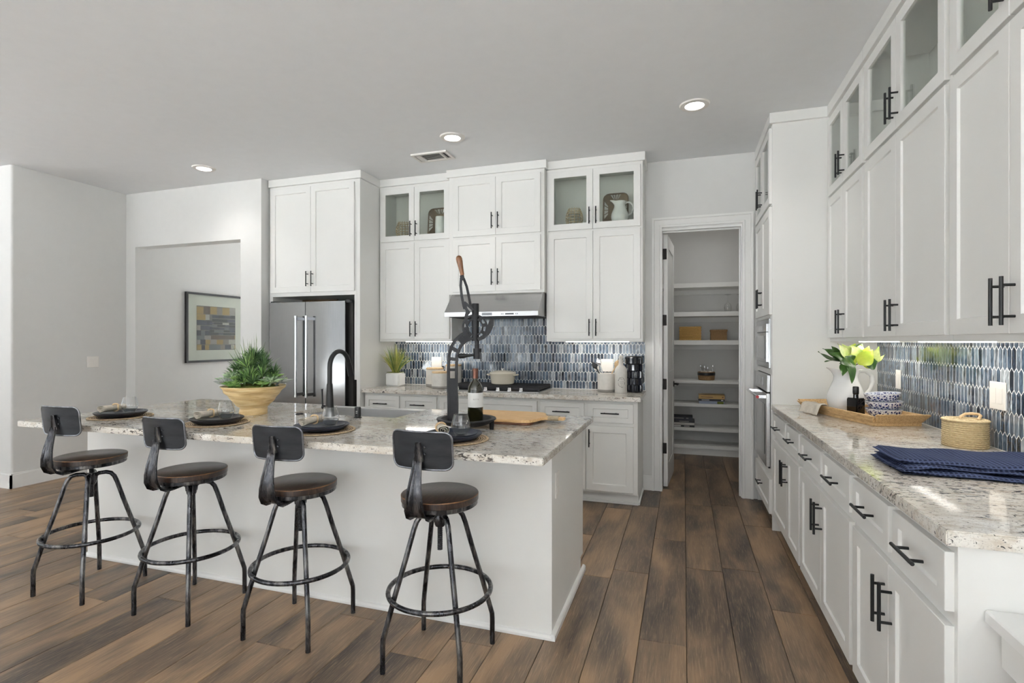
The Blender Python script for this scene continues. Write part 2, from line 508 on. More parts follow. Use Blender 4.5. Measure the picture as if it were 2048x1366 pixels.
# ------------------------------------------------------------------ mesh builder
class MB:
    def __init__(self):
        self.v, self.f = [], []
    def add(self, vs, fs):
        b = len(self.v)
        self.v += [tuple(p) for p in vs]
        self.f += [tuple(i + b for i in q) for q in fs]
        return self
    def box(self, x0, x1, y0, y1, z0, z1):
        return self.add([(x0, y0, z0), (x1, y0, z0), (x1, y1, z0), (x0, y1, z0), (x0, y0, z1), (x1, y0, z1), (x1, y1, z1), (x0, y1, z1)],
                        [(0, 3, 2, 1), (4, 5, 6, 7), (0, 1, 5, 4), (1, 2, 6, 5), (2, 3, 7, 6), (3, 0, 4, 7)])
    def fbox(self, F, u0, u1, v0, v1, n0, n1):
        P = [F(u, v, n) for n in (n0, n1) for (u, v) in ((u0, v0), (u1, v0), (u1, v1), (u0, v1))]
        return self.add(P, [(0, 3, 2, 1), (4, 5, 6, 7), (0, 1, 5, 4), (1, 2, 6, 5), (2, 3, 7, 6), (3, 0, 4, 7)])
    def lathe(self, prof, n=32, c=(0, 0, 0), phase=0.0, rfun=None):
        rings = []
        vs, fs = [], []
        for (r, z) in prof:
            if r < 1e-6:
                rings.append([len(vs)])
                vs.append((c[0], c[1], c[2] + z))
            else:
                ids = []
                for i in range(n):
                    a = phase + 2 * pi * i / n
                    rr = r if rfun is None else rfun(r, z, a)
                    ids.append(len(vs))
                    vs.append((c[0] + rr * cos(a), c[1] + rr * sin(a), c[2] + z))
                rings.append(ids)
        for A, B in zip(rings, rings[1:]):
            if len(A) == 1 and len(B) == 1:
                continue
            for i in range(n):
                j = (i + 1) % n
                if len(A) == 1:
                    fs.append((A[0], B[j], B[i]))
                elif len(B) == 1:
                    fs.append((A[i], A[j], B[0]))
                else:
                    fs.append((A[i], A[j], B[j], B[i]))
        return self.add(vs, fs)
    def tube(self, pts, r, n=10, closed=False, caps=True, flat=None):
        """round (or elliptical, flat=(a,b)) sweep along points"""
        P = [Vector(p) for p in pts]
        m = len(P)
        R = r if isinstance(r, (list, tuple)) else [r] * m
        T = []
        for i in range(m):
            if closed:
                t = P[(i + 1) % m] - P[i - 1]
            else:
                t = P[min(i + 1, m - 1)] - P[max(i - 1, 0)]
            T.append(t.normalized())
        up = Vector((0, 0, 1)) if abs(T[0].z) < 0.9 else Vector((1, 0, 0))
        N = T[0].cross(up).normalized()
        vs, fs = [], []
        for i in range(m):
            N = (N - T[i] * N.dot(T[i])).normalized()
            B = T[i].cross(N)
            for k in range(n):
                a = 2 * pi * k / n
                vs.append(P[i] + (N * cos(a) + B * sin(a)) * R[i])
        for i in range(m if closed else m - 1):
            j = (i + 1) % m
            for k in range(n):
                q = (k + 1) % n
                fs.append((i * n + k, i * n + q, j * n + q, j * n + k))
        if caps and not closed:
            fs.append(tuple(range(n))[::-1])
            fs.append(tuple((m - 1) * n + k for k in range(n)))
        return self.add(vs, fs)
    def cyl(self, p0, p1, r0, r1=None, n=16):
        return self.tube([p0, p1], [r0, r0 if r1 is None else r1], n)
    def ribbon(self, path, w, t0, t1, G):
        """rectangular bar swept along a planar path; G(a,b,c) maps path plane (a,b) and thickness c to space"""
        m = len(path)
        W = w if isinstance(w, (list, tuple)) else [w] * m
        vs, fs = [], []
        for i in range(m):
            ax, ay = path[max(i - 1, 0)]
            bx, by = path[min(i + 1, m - 1)]
            dx, dy = bx - ax, by - ay
            L = math.hypot(dx, dy) or 1
            nx, ny = -dy / L, dx / L
            x, y = path[i]
            h = W[i] / 2
            for c in (t0, t1):
                vs.append(G(x + nx * h, y + ny * h, c))
                vs.append(G(x - nx * h, y - ny * h, c))
        for i in range(m - 1):
            a, b = 4 * i, 4 * i + 4
            fs += [(a, a + 1, b + 1, b), (a + 2, b + 2, b + 3, a + 3), (a, b, b + 2, a + 2), (a + 1, a + 3, b + 3, b + 1)]
        e = 4 * (m - 1)
        fs += [(0, 2, 3, 1), (e, e + 1, e + 3, e + 2)]
        return self.add(vs, fs)
    def prism(self, poly, G, t0, t1):
        n = len(poly)
        vs = [G(a, b, t0) for a, b in poly] + [G(a, b, t1) for a, b in poly]
        fs = [tuple(range(n))[::-1], tuple(range(n, 2 * n))]
        fs += [(i, (i + 1) % n, n + (i + 1) % n, n + i) for i in range(n)]
        return self.add(vs, fs)
    def mesh(self, name, mat, bevel=0.0, smooth=None, off=(0, 0, 0), bseg=1, merge=1e-5):
        bm = bmesh.new()
        V = [bm.verts.new((p[0] - off[0], p[1] - off[1], p[2] - off[2])) for p in self.v]
        for q in self.f:
            try:
                bm.faces.new([V[i] for i in q])
            except ValueError:
                pass
        if merge:
            bmesh.ops.remove_doubles(bm, verts=bm.verts, dist=merge)
        bmesh.ops.recalc_face_normals(bm, faces=bm.faces)
        if bevel:
            ed = [e for e in bm.edges if len(e.link_faces) == 2 and e.calc_face_angle(0) > radians(50)]
            bmesh.ops.bevel(bm, geom=ed, offset=bevel, segments=bseg, affect='EDGES', clamp_overlap=True)
        if smooth is not None:
            for f in bm.faces:
                f.smooth = True
            for e in bm.edges:
                if len(e.link_faces) == 2 and e.calc_face_angle(0) > radians(smooth):
                    e.smooth = False
        me = bpy.data.meshes.new(name)
        bm.to_mesh(me)
        bm.free()
        if mat is not None:
            me.materials.append(M[mat] if isinstance(mat, str) else mat)
        return me
    def build(self, name, mat, parent=None, world=False, **kw):
        off = kw.pop('off', (0, 0, 0))
        if world and parent is not None:
            off = rootloc(parent)
        o = bpy.data.objects.new(name, self.mesh(name, mat, off=off, **kw))
        COL.objects.link(o)
        o.parent = parent
        return o

def rootloc(o):
    while o.parent:
        o = o.parent
    return tuple(o.location)

def tag(o, label=None, cat=None, group=None, kind=None):
    if label: o['label'] = label
    if cat: o['category'] = cat
    if group: o['group'] = group
    if kind: o['kind'] = kind
    return o

def thing(name, label, cat, loc=(0, 0, 0), rz=0.0, group=None):
    o = bpy.data.objects.new(name, None)
    o.empty_display_size = 0.05
    o.location = loc
    o.rotation_euler = (0, 0, rz)
    COL.objects.link(o)
    return tag(o, label, cat, group)

def copy_tree(o, parent=None):
    c = o.copy()
    COL.objects.link(c)
    c.parent = parent
    for ch in list(o.children):
        copy_tree(ch, c)
    return c

def put(mb, name, mat, label, cat, loc=(0, 0, 0), rz=0.0, group=None, **kw):
    """a thing that is a single mesh, built in its own frame"""
    o = mb.build(name, mat, None, **kw)
    o.location = loc
    o.rotation_euler = (0, 0, rz)
    return tag(o, label, cat, group)

def struct(mb, name, mat, parent=None, **kw):
    o = mb.build(name, mat, parent, **kw)
    if parent is None:
        o['kind'] = 'structure'
    return o

def project(x, y, z):
    s, c = sin(YAW), cos(YAW)
    d = -x * s + y * c
    if d < 0.05:
        return None
    return (CX + F_PX * (x * c + y * s) / d, CY - F_PX * (z - CAM_H) / d)

def text_mesh(body, size, mat, name, parent, loc, rot, extrude=0.0003, sx=1.0):
    cu = bpy.data.curves.new(name + '_curve', 'FONT')
    cu.body = body
    cu.size = size
    cu.align_x = 'CENTER'
    cu.align_y = 'CENTER'
    cu.extrude = extrude
    tmp = bpy.data.objects.new(name + '_tmp', cu)
    COL.objects.link(tmp)
    dg = bpy.context.evaluated_depsgraph_get()
    me = bpy.data.meshes.new_from_object(tmp.evaluated_get(dg))
    bpy.data.objects.remove(tmp)
    me.materials.clear()
    me.materials.append(M[mat])
    o = bpy.data.objects.new(name, me)
    COL.objects.link(o)
    o.parent = parent
    o.location = loc
    o.rotation_euler = rot
    o.scale = (sx, 1, 1)
    return o

# ------------------------------------------------------------------ the room
# floor slab with planks
fl = MB().box(FARL - 0.2, RIGHT + 0.2, REAR - 0.2, 8.7, -0.12, -0.012)
floor = struct(fl, 'floor', 'dark_gap')
PW, PL = 0.2075, 1.30
gap = 0.0020
pm = MB()
h = 0.0020
x0, x1, y0, y1 = 0, PW - gap, 0, PL - gap
pm.add([(x0, y0, -0.012), (x1, y0, -0.012), (x1, y1, -0.012), (x0, y1, -0.012),
        (x0, y0, -h), (x1, y0, -h), (x1, y1, -h), (x0, y1, -h),
        (x0 + h, y0 + h, 0), (x1 - h, y0 + h, 0), (x1 - h, y1 - h, 0), (x0 + h, y1 - h, 0)],
       [(0, 1, 5, 4), (1, 2, 6, 5), (2, 3, 7, 6), (3, 0, 4, 7), (4, 5, 9, 8), (5, 6, 10, 9), (6, 7, 11, 10), (7, 4, 8, 11), (8, 9, 10, 11)])
plank_me = pm.mesh('plank', 'floor')
planks = []
k0 = int((FARL - 0.1 + 0.193) / PW) - 1
for k in range(k0, 8):
    px = -0.193 + PW * k
    y = REAR - rng.random() * PL
    while y < 8.6:
        cs = [project(a, max(b, 0.3), 0) for a in (px, px + PW) for b in (y, y + PL)]
        area = 0
        if all(cs) and y + PL > 0.3:
            us = [c[0] for c in cs]; vs = [c[1] for c in cs]
            w_ = min(max(us), 2048) - max(min(us), 0)
            h_ = min(max(vs), 1366) - max(min(vs), 0)
            if w_ > 0 and h_ > 0:
                area = w_ * h_
        planks.append((area, px, y))
        y += PL
planks.sort(key=lambda p: -p[0])
near = [p for p in planks[:290] if p[0] > 0]
for a, px, py in near:
    o = bpy.data.objects.new('plank', plank_me)
    o.location = (px, py, 0)
    COL.objects.link(o)
    o.parent = floor
rest = MB()
vals = []
for a, px, py in planks[len(near):]:
    rest.add([(v[0] + px, v[1] + py, v[2]) for v in pm.v], pm.f)
    vals += [rng.random()] * len(pm.v)
ro = rest.build('plank_field', 'floor', floor, merge=0)
at = ro.data.attributes.new('rnd', 'FLOAT', 'POINT')
at.data.foreach_set('value', vals)
ro['kind'] = 'stuff'

struct(MB().box(FARL - 0.2, RIGHT + 0.2, REAR - 0.2, 8.7, CEIL, CEIL + 0.12), 'ceiling', 'ceiling')
# unseen pale ground added to bounce sunlight through the windows to the ceiling
pt = MB()
pt.box(-24, 12, -20, REAR - 0.2, -0.14, -0.04)
pt.box(-24, FARL - 0.2, REAR - 0.2, 12, -0.14, -0.04)
pt.box(RIGHT + 0.2, 12, REAR - 0.2, 12, -0.14, -0.04)
pt.box(FARL - 0.2, RIGHT + 0.2, 8.8, 16, -0.14, -0.04)
struct(pt, 'floor_bounce_patio', 'concrete')

def wall_with_holes(mb, F, u0, u1, z0, z1, t, holes):
    """wall slab in frame F (u along, n thickness 0..-t) with rectangular openings"""
    us = sorted({u0, u1, *[h[0] for h in holes], *[h[1] for h in holes]})
    for a, b in zip(us, us[1:]):
        cuts = sorted([(h[2], h[3]) for h in holes if h[0] < (a + b) / 2 < h[1]])
        z = z0
        for c, d in cuts:
            if c > z + 1e-6:
                mb.fbox(F, a, b, z, c, 0, -t)
            z = d
        if z < z1 - 1e-6:
            mb.fbox(F, a, b, z, z1, 0, -t)
    return mb

FB = lambda y: (lambda u, v, n: (u, y - n, v))        # faces the camera (-Y)
FR = lambda x: (lambda u, v, n: (x - n, u, v))        # faces the room from the right (-X)
FL_ = lambda x: (lambda u, v, n: (x + n, u, v))       # faces +X
FF = lambda y: (lambda u, v, n: (u, y + n, v))        # faces +Y

struct(wall_with_holes(MB(), FR(RIGHT), REAR - 0.15, BACK + 0.12, 0, CEIL, 0.15, RIGHT_FILL_WIN), 'wall_right', 'wall')
struct(MB().box(RIGHT + 0.2, RIGHT + 2.0, REAR - 0.2, BACK + 0.3, CEIL, CEIL + 0.12), 'ceiling_sun_shade', 'trim')  # unseen slab added to keep the sun out of the right window
struct(wall_with_holes(MB(), FB(BACK), -4.06, RIGHT, 0, CEIL, 0.12, [(-0.205, 0.498, 0, 2.40)]), 'wall_back', 'wall')
# wall with the hall opening, and its return beside the refrigerator
OPX0, OPX1, OPZ, HY = -5.81, -4.325, 2.42, 4.26
hw = MB()
hw.add([], [])
wall_with_holes(hw, FB(HY), -5.95, -4.06, 0, CEIL, 0.14, [(OPX0, OPX1, 0, OPZ)])
hw.box(-4.18, -4.06, HY + 0.14, BACK + 0.12, 0, CEIL)
struct(hw, 'wall_hall', 'wall')
LWX, LWY = -5.95, 3.20
lw = MB()
r = 0.02
poly = [(FARL, LWY), (LWX - r, LWY)] + [(LWX - r + r * sin(a), LWY + r - r * cos(a)) for a in [i * pi / 12 for i in range(1, 7)]] + [(LWX, HY + 0.14), (LWX - 0.16, HY + 0.14), (LWX - 0.16, LWY + 0.16), (FARL, LWY + 0.16)]
lw.prism(poly, lambda a, b, c: (a, b, c), 0, CEIL)
struct(lw, 'wall_left', 'wall', smooth=30)
# hall beyond the opening
struct(MB().box(-6.35, -6.20, HY + 0.14, 8.6, 0, CEIL), 'wall_hall_left', 'wall')
struct(wall_with_holes(MB(), FB(8.5), -6.35, -4.06, 0, CEIL, 0.12, HALL_FILL_WIN), 'wall_hall_back', 'wall')
struct(MB().box(-4.18, -4.06, BACK + 0.12, 8.5, 0, CEIL), 'wall_hall_right', 'wall')
# pantry
struct(MB().box(-0.60, -0.50, BACK + 0.12, 7.2, 0, CEIL), 'wall_pantry_left', 'wall')
struct(MB().box(0.95, 1.05, BACK + 0.12, 7.2, 0, CEIL), 'wall_pantry_right', 'wall')
struct(MB().box(-0.60, 1.05, 7.05, 7.2, 0, CEIL), 'wall_pantry_back', 'wall')
# behind the camera and at the far left
struct(wall_with_holes(MB(), FF(REAR), FARL, RIGHT, 0, CEIL, 0.15, REAR_WIN), 'wall_front', 'wall')
struct(wall_with_holes(MB(), FL_(FARL), REAR, LWY + 0.16, 0, CEIL, 0.15, LEFT_WIN), 'wall_far_left', 'wall')
wi = 1
for F, wins in ((FF(REAR), REAR_WIN), (FL_(FARL), LEFT_WIN), (FR(RIGHT), RIGHT_FILL_WIN), (FB(8.5), HALL_FILL_WIN)):  # right and hall windows are added for their light
    for (a, b, c, d) in wins:
        m = MB()
        fw = 0.05
        m.fbox(F, a, a + fw, c, d, -0.10, -0.03); m.fbox(F, b - fw, b, c, d, -0.10, -0.03)
        m.fbox(F, a, b, c, c + fw, -0.10, -0.03); m.fbox(F, a, b, d - fw, d, -0.10, -0.03)
        m.fbox(F, (a + b) / 2 - 0.03, (a + b) / 2 + 0.03, c, d, -0.10, -0.03)
        struct(m, 'window_%d' % wi, 'trim')
        wi += 1

def baseboard(name, segs):
    m = MB()
    for F, a, b in segs:
        m.fbox(F, a, b, 0, 0.125, 0, 0.015)
        m.fbox(F, a, b, 0.125, 0.14, 0, 0.009)
    struct(m, name, 'trim')
baseboard('baseboard_left', [(FB(LWY), FARL, LWX + 0.015), (FL_(LWX), LWY - 0.015, HY)])
baseboard('baseboard_hall', [(FB(HY), LWX + 0.015, OPX0), (FB(HY), OPX1, -4.06), (FL_(-6.20), HY + 0.14, 8.5)])
baseboard('baseboard_back', [(FB(BACK), -0.353, -0.275)])

# pantry door casing, jamb, door
cs = MB()
# mitred casing swept round the opening: profile (distance from outer edge, proud of wall)
prof = [(0.0, 0.0), (0.0, 0.020), (0.018, 0.020), (0.022, 0.012), (0.066, 0.012), (0.070, 0.017), (0.088, 0.017), (0.090, 0.0)]
loop = []
for (du, n) in prof:
    loop.append([(-0.275 + du, 0.0, n), (-0.275 + du, 2.50 - du, n), (0.578 - du, 2.50 - du, n), (0.578 - du, 0.0, n)])
vs_, fs_ = [], []
Fc = FB(BACK)
for L_ in loop:
    vs_ += [Fc(u, v, n) for u, v, n in L_]
for i in range(len(loop) - 1):
    for k in range(3):
        fs_.append((i * 4 + k, i * 4 + k + 1, (i + 1) * 4 + k + 1, (i + 1) * 4 + k))
cs.add(vs_, fs_)
struct(cs, 'trim_1', 'trim')
jb = MB()
jb.box(-0.205, -0.190, BACK, BACK + 0.12, 0, 2.40)
jb.box(0.480, 0.498, BACK, BACK + 0.12, 0, 2.40)
jb.box(-0.190, 0.480, BACK, BACK + 0.12, 2.382, 2.40)
jb.box(-0.190, -0.184, BACK + 0.045, BACK + 0.075, 0, 2.382)
jb.box(0.468, 0.480, BACK + 0.045, BACK + 0.075, 0, 2.382)
jb.box(-0.184, 0.468, BACK + 0.045, BACK + 0.075, 2.370, 2.382)
struct(jb, 'trim_2', 'trim', bevel=0.0015)

# ---- shaker fronts
def shaker(mb, F, u0, u1, v0, v1, n0, t=0.020, rail=0.057, rec=0.009, hole=False):
    n1 = n0 + t
    O = [(u0, v0), (u1, v0), (u1, v1), (u0, v1)]
    I = [(u0 + rail, v0 + rail), (u1 - rail, v0 + rail), (u1 - rail, v1 - rail), (u0 + rail, v1 - rail)]
    e = 0.004
    I2 = [(u0 + rail + e, v0 + rail + e), (u1 - rail - e, v0 + rail + e), (u1 - rail - e, v1 - rail - e), (u0 + rail + e, v1 - rail - e)]
    c = 0.0015
    Oc = [(u0 + c, v0 + c), (u1 - c, v0 + c), (u1 - c, v1 - c), (u0 + c, v1 - c)]
    vs = [F(a, b, n0) for a, b in O] + [F(a, b, n1 - c) for a, b in O] + [F(a, b, n1) for a, b in Oc] + [F(a, b, n1) for a, b in I]
    fs = []
    for i in range(4):
        j = (i + 1) % 4
        fs += [(i, j, 4 + j, 4 + i), (4 + i, 4 + j, 8 + j, 8 + i), (8 + i, 8 + j, 12 + j, 12 + i)]
    if hole:
        vs += [F(a, b, n0) for a, b in I]
        for i in range(4):
            j = (i + 1) % 4
            fs += [(12 + i, 12 + j, 16 + j, 16 + i), (16 + i, 16 + j, j, i)]
    else:
        vs += [F(a, b, n1 - rec) for a, b in I2]
        for i in range(4):
            j = (i + 1) % 4
            fs += [(12 + i, 12 + j, 16 + j, 16 + i)]
        fs += [(16, 17, 18, 19), (3, 2, 1, 0)]
    return mb.add(vs, fs)

def pull(mb, F, u, v, n, vert=True, L=0.150, r=0.0055, stand=0.034):
    h = L / 2
    s = L * 0.32
    if vert:
        mb.cyl(F(u, v - h, n + stand), F(u, v + h, n + stand), r, n=12)
        for d in (-s, s):
            mb.cyl(F(u, v + d, n), F(u, v + d, n + stand), r * 0.8, n=10)
    else:
        mb.cyl(F(u - h, v, n + stand), F(u + h, v, n + stand), r, n=12)
        for d in (-s, s):
            mb.cyl(F(u + d, v, n), F(u + d, v, n + stand), r * 0.8, n=10)
    return mb

def add_front(root, F, u0, u1, v0, v1, n0, handle=None, glass=False, name='door', rail=0.057, L=0.150, t=0.020):
    d = shaker(MB(), F, u0, u1, v0, v1, n0, t=t, rail=rail, hole=glass).build(name, 'cab', root, world=True)
    if handle:
        hu, hv, vert = handle
        pull(MB(), F, hu, hv, n0 + t, vert, L).build('handle', 'black', d, world=True, smooth=40)
    if glass:
        MB().fbox(F, u0 + rail - 0.005, u1 - rail + 0.005, v0 + rail - 0.005, v1 - rail + 0.005, n0 + 0.006, n0 + 0.010).build('pane', 'pane', d, world=True)
    return d

def crown(root, F, u0, u1, n_face, depth_back, ends=(True, True), z0=2.945, z1=CEIL, out=0.022):
    m = MB()
    a = u0 - (out if ends[0] else 0)
    b = u1 + (out if ends[1] else 0)
    m.fbox(F, a, b, z0, z1 - 0.001, n_face - depth_back, n_face + out)
    m.build('crown', 'cab', root, world=True, bevel=0.0015)

def wall_cab(name, label, F, u0, u1, depth, n_frame, upper_glass, z0=1.37, zmid=2.37, z1=2.945, gapu=0.018, crown_ends=(False, False), split=None, group=None, loc=None, rail_h=0.025, handle_low=True):
    """stacked wall cabinet: carcass, face frame, two doors above and two below"""
    root = thing(name, label, 'cabinet', loc, group=group)
    body = MB()
    t = 0.018
    nb = n_frame - depth + 0.001      # against the wall
    nf = n_frame
    # carcass, standing behind the face frame
    nc = nf - 0.02
    body.fbox(F, u0, u0 + t, z0, z1, nb, nc)
    body.fbox(F, u1 - t, u1, z0, z1, nb, nc)
    body.fbox(F, u0 + t, u1 - t, z0 + rail_h, z0 + rail_h + t, nb + 0.008, nc)
    body.fbox(F, u0 + t, u1 - t, z1 - t, z1, nb + 0.008, nc)
    body.fbox(F, u0 + t, u1 - t, z0 + rail_h, z1, nb, nb + 0.008)
    zs = zmid + 0.062
    body.fbox(F, u0 + t, u1 - t, zs - t, zs, nb + 0.008, nc)
    # face frame
    s = 0.030
    body.fbox(F, u0, u0 + s, z0, z1, nc, nf)
    body.fbox(F, u1 - s, u1, z0, z1, nc, nf)
    body.fbox(F, u0 + s, u1 - s, z1 - 0.05, z1, nc, nf)
    body.fbox(F, u0 + s, u1 - s, z0, z0 + 0.045, nc, nf)
    body.fbox(F, u0 + s, u1 - s, zmid - 0.03, zmid + 0.05, nc, nf)
    body.build('body', 'cab', root, world=True)
    um = (u0 + u1) / 2 if split is None else split
    g = 0.0015
    hz = z0 + 0.125
    add_front(root, F, u0 + gapu, um - g, z0 + rail_h, zmid - 0.009, nf, (um - 0.030, hz, True))
    add_front(root, F, um + g, u1 - gapu, z0 + rail_h, zmid - 0.009, nf, (um + 0.030, hz, True))
    hz2 = zmid + 0.009 + 0.115
    add_front(root, F, u0 + gapu, um - g, zmid + 0.009, z1 - 0.030, nf, (um - 0.030, hz2, True), glass=upper_glass)
    add_front(root, F, um + g, u1 - gapu, zmid + 0.009, z1 - 0.030, nf, (um + 0.030, hz2, True), glass=upper_glass)
    crown(root, F, u0, u1, nf, depth, crown_ends)
    return root

# ------------------------------------------------------------------ pantry door and shelves
pd = MB()
DA = radians(4)        # leaf stands a little past square to the wall
DL = 0.65
pdoor = bpy.data.objects.new('door_1', None)
pdoor.location = (-0.160, BACK + 0.122, 0)
pdoor.rotation_euler = (0, 0, -DA)
pdoor['kind'] = 'structure'
COL.objects.link(pdoor)
FD = lambda u, v, n: (n, u, v)     # leaf runs along +y, face towards +x
leaf = MB()
leaf.fbox(FD, 0.004, DL, 0.012, 2.372, -0.014, 0.014)
for (a, b) in ((0.16, 0.98), (1.12, 2.24)):
    pass
for s_ in (1, -1):
    F2 = (lambda s_: (lambda u, v, n: (s_ * (0.014 + n), u, v)))(s_)
    st = 0.105
    for (a, b, c, d) in ((0.004, 0.004 + st, 0.012, 2.372), (DL - st, DL, 0.012, 2.372), (st, DL - st, 0.012, 0.22), (st, DL - st, 0.92, 1.08), (st, DL - st, 2.25, 2.372)):
        leaf.fbox(F2, a, b, c, d, 0, 0.006)
leaf.build('leaf', 'trim', pdoor, bevel=0.002)
for z in (2.19, 1.57, 0.97, 0.37):
    MB().box(-0.030, 0.010, -0.003, 0.0055, z - 0.05, z + 0.05).build('hinge', 'hinge', pdoor, bevel=0.003)
hm = MB()
hm.cyl((0.02, DL - 0.06, 0.93), (0.028, DL - 0.06, 0.93), 0.03, n=20)
hm.cyl((0.028, DL - 0.06, 0.93), (0.07, DL - 0.06, 0.93), 0.010, n=12)
hm.tube([(0.066, DL - 0.052, 0.93), (0.068, DL - 0.10, 0.932), (0.066, DL - 0.17, 0.93)], 0.008, 10)
hm.build('lever_handle', 'hinge', pdoor, smooth=40)

PSF = 6.70
shelf_z = [(2.075, 0.055), (1.728, 0.055), (1.385, 0.055), (0.900, 0.035), (0.622, 0.038), (0.330, 0.038), (0.120, 0.040)]
ps = thing('pantry_shelving', 'white built-in pantry shelving with seven shelves behind the open door', 'shelving', (0.22, 6.9, 0))
for z, t in shelf_z:
    MB().box(-0.497, 0.947, PSF, 7.048, z - t, z).build('shelf', 'cab', ps, world=True, bevel=0.0015)
m = MB()
m.box(-0.497, 0.947, PSF + 0.02, PSF + 0.04, 0.001, 0.079)
m.build('kick_board', 'cab', ps, world=True)
m = MB()
for z, t in shelf_z[:4]:
    m.box(-0.497, 0.947, 7.03, 7.048, z - t - 0.06, z - t)
m.build('wall_cleat', 'cab', ps, world=True)

# ------------------------------------------------------------------ wall cabinets on the back wall
UD = 0.315
NF_U = BACK - 4.70             # face-frame plane distance from the back wall
wall_cab('wall_cabinet', 'white stacked wall cabinet between the refrigerator surround and the range hood', FB(BACK), -2.960, -2.155, NF_U, NF_U, True, loc=(-2.56, 4.85, 1.37))
wall_cab('wall_cabinet', 'white stacked glass-top wall cabinet nearest the pantry door', FB(BACK), -1.200, -0.338, NF_U, NF_U, True, crown_ends=(False, True), loc=(-0.77, 4.85, 1.37))
# cabinet over the hood: solid doors in both rows
NF_M = BACK - 4.63
root = thing('hood_cabinet', 'white cabinet with four solid doors above the steel range hood', 'cabinet', (-1.67, 4.8, 1.82))
Fm = FB(BACK)
MB().fbox(Fm, -2.150, -1.203, 1.820, 2.945, 0.001, NF_M).build('body', 'cab', root, world=True)
um = -1.668
for (a, b, hu) in ((-2.105, um - 0.0015, um - 0.03), (um + 0.0015, -1.236, um + 0.03)):
    add_front(root, Fm, a, b, 1.842, 2.345, NF_M, (hu, 1.842 + 0.13, True))
    add_front(root, Fm, a, b, 2.368, 2.912, NF_M, (hu, 2.368 + 0.13, True))
crown(root, Fm, -2.150, -1.203, NF_M, NF_M - 0.001, (True, True))

# ------------------------------------------------------------------ refrigerator surround and refrigerator
FY = 4.36
root = thing('fridge_surround', 'tall white cabinet surround over and beside the refrigerator', 'cabinet', (-3.51, 4.7, 0))
nf = BACK - FY
b = MB()
b.fbox(Fm, -4.045, -4.005, 0.001, 2.945, 0.001, nf)
b.fbox(Fm, -3.005, -2.967, 0.001, 2.945, 0.001, nf)
b.fbox(Fm, -4.005, -3.005, 1.825, 2.945, 0.001, nf)
b.fbox(Fm, -3.030, -3.005, 1.0, 1.825, nf - 0.02, nf)
b.build('body', 'cab', root, world=True, bevel=0.001)
MB().fbox(Fm, -3.99, -3.54, 1.748, 1.8245, 0.20, 0.22).build('filler_board', 'unfinished', root, world=True)
add_front(root, Fm, -4.018, -3.5265, 1.862, 2.916, nf, (-3.555, 1.862 + 0.13, True))
add_front(root, Fm, -3.5235, -3.022, 1.862, 2.916, nf, (-3.495, 1.862 + 0.13, True))
crown(root, Fm, -4.045, -2.967, nf, nf - 0.001, (False, True))

fr = thing('refrigerator', 'stainless steel french-door refrigerator with long bar handles', 'refrigerator', (-3.51, 4.6, 0))
MB().box(-3.985, -3.045, 4.36, 4.95, 0.02, 1.745).build('body', 'dark_gap', fr, world=True)
MB().box(-3.96, -3.07, 4.40, 4.93, 0.0, 0.021).build('base_feet', 'rubber', fr, world=True)
def curved_front(x0, x1, z0, z1, yb, yf):
    m = MB()
    n = 10
    pts = []
    for i in range(n + 1):
        t = i / n
        pts.append((x0 + (x1 - x0) * t, yf - 0.0015 * sin(pi * t)))
    poly = [(x0, yb)] + pts + [(x1, yb)]
    m.prism(poly, lambda a, b, c: (a, b, c), z0, z1)
    return m
for (x0, x1, hx) in ((-3.988, -3.553, -3.615), (-3.547, -3.090, -3.490)):
    d = curved_front(x0, x1, 0.66, 1.762, 4.352, 4.295).build('door', 'steel', fr, world=True, smooth=30)
    h = MB()
    h.cyl((hx, 4.235, 0.83), (hx, 4.235, 1.615), 0.0115, n=16)
    for z in (0.85, 1.595):
        h.box(hx - 0.011, hx + 0.011, 4.232, 4.295, z - 0.014, z + 0.014)
    h.cyl((hx, 4.235, 1.60), (hx, 4.235, 1.622), 0.0145, n=16)
    h.cyl((hx, 4.235, 0.823), (hx, 4.235, 0.845), 0.0145, n=16)
    h.build('handle', 'chrome', d, world=True, smooth=40)
d = curved_front(-3.988, -3.090, 0.06, 0.65, 4.352, 4.295).build('freezer_drawer', 'steel', fr, world=True, smooth=30)
h = MB()
h.cyl((-3.93, 4.235, 0.575), (-3.16, 4.235, 0.575), 0.0115, n=16)
for x in (-3.90, -3.19):
    h.box(x - 0.011, x + 0.011, 4.232, 4.295, 0.562, 0.588)
h.build('handle', 'chrome', d, world=True, smooth=40)
for x in (-3.97, -3.075):
    MB().box(x - 0.02, x + 0.03, 4.31, 4.40, 1.745, 1.775).build('hinge_cover', 'black_plastic', fr, world=True, bevel=0.004)

# ------------------------------------------------------------------ base cabinets on the back wall
BF = 4.43
nfb = BACK - BF
def base_body(root, F, u0, u1, nf, ends=(False, False), toe=0.07):
    m = MB()
    m.fbox(F, u0, u1, 0.100, 0.875, 0.002, nf)
    m.fbox(F, u0, u1 - (0.0 if not ends[1] else 0.0), 0.001, 0.100, 0.002, nf - toe)
    m.build('body', 'cab', root, world=True, bevel=0.001)
    k = MB()
    k.fbox(F, u0, u1, 0.001, 0.022, nf - toe, nf - toe + 0.014)
    k.build('toe_molding', 'trim', root, world=True)

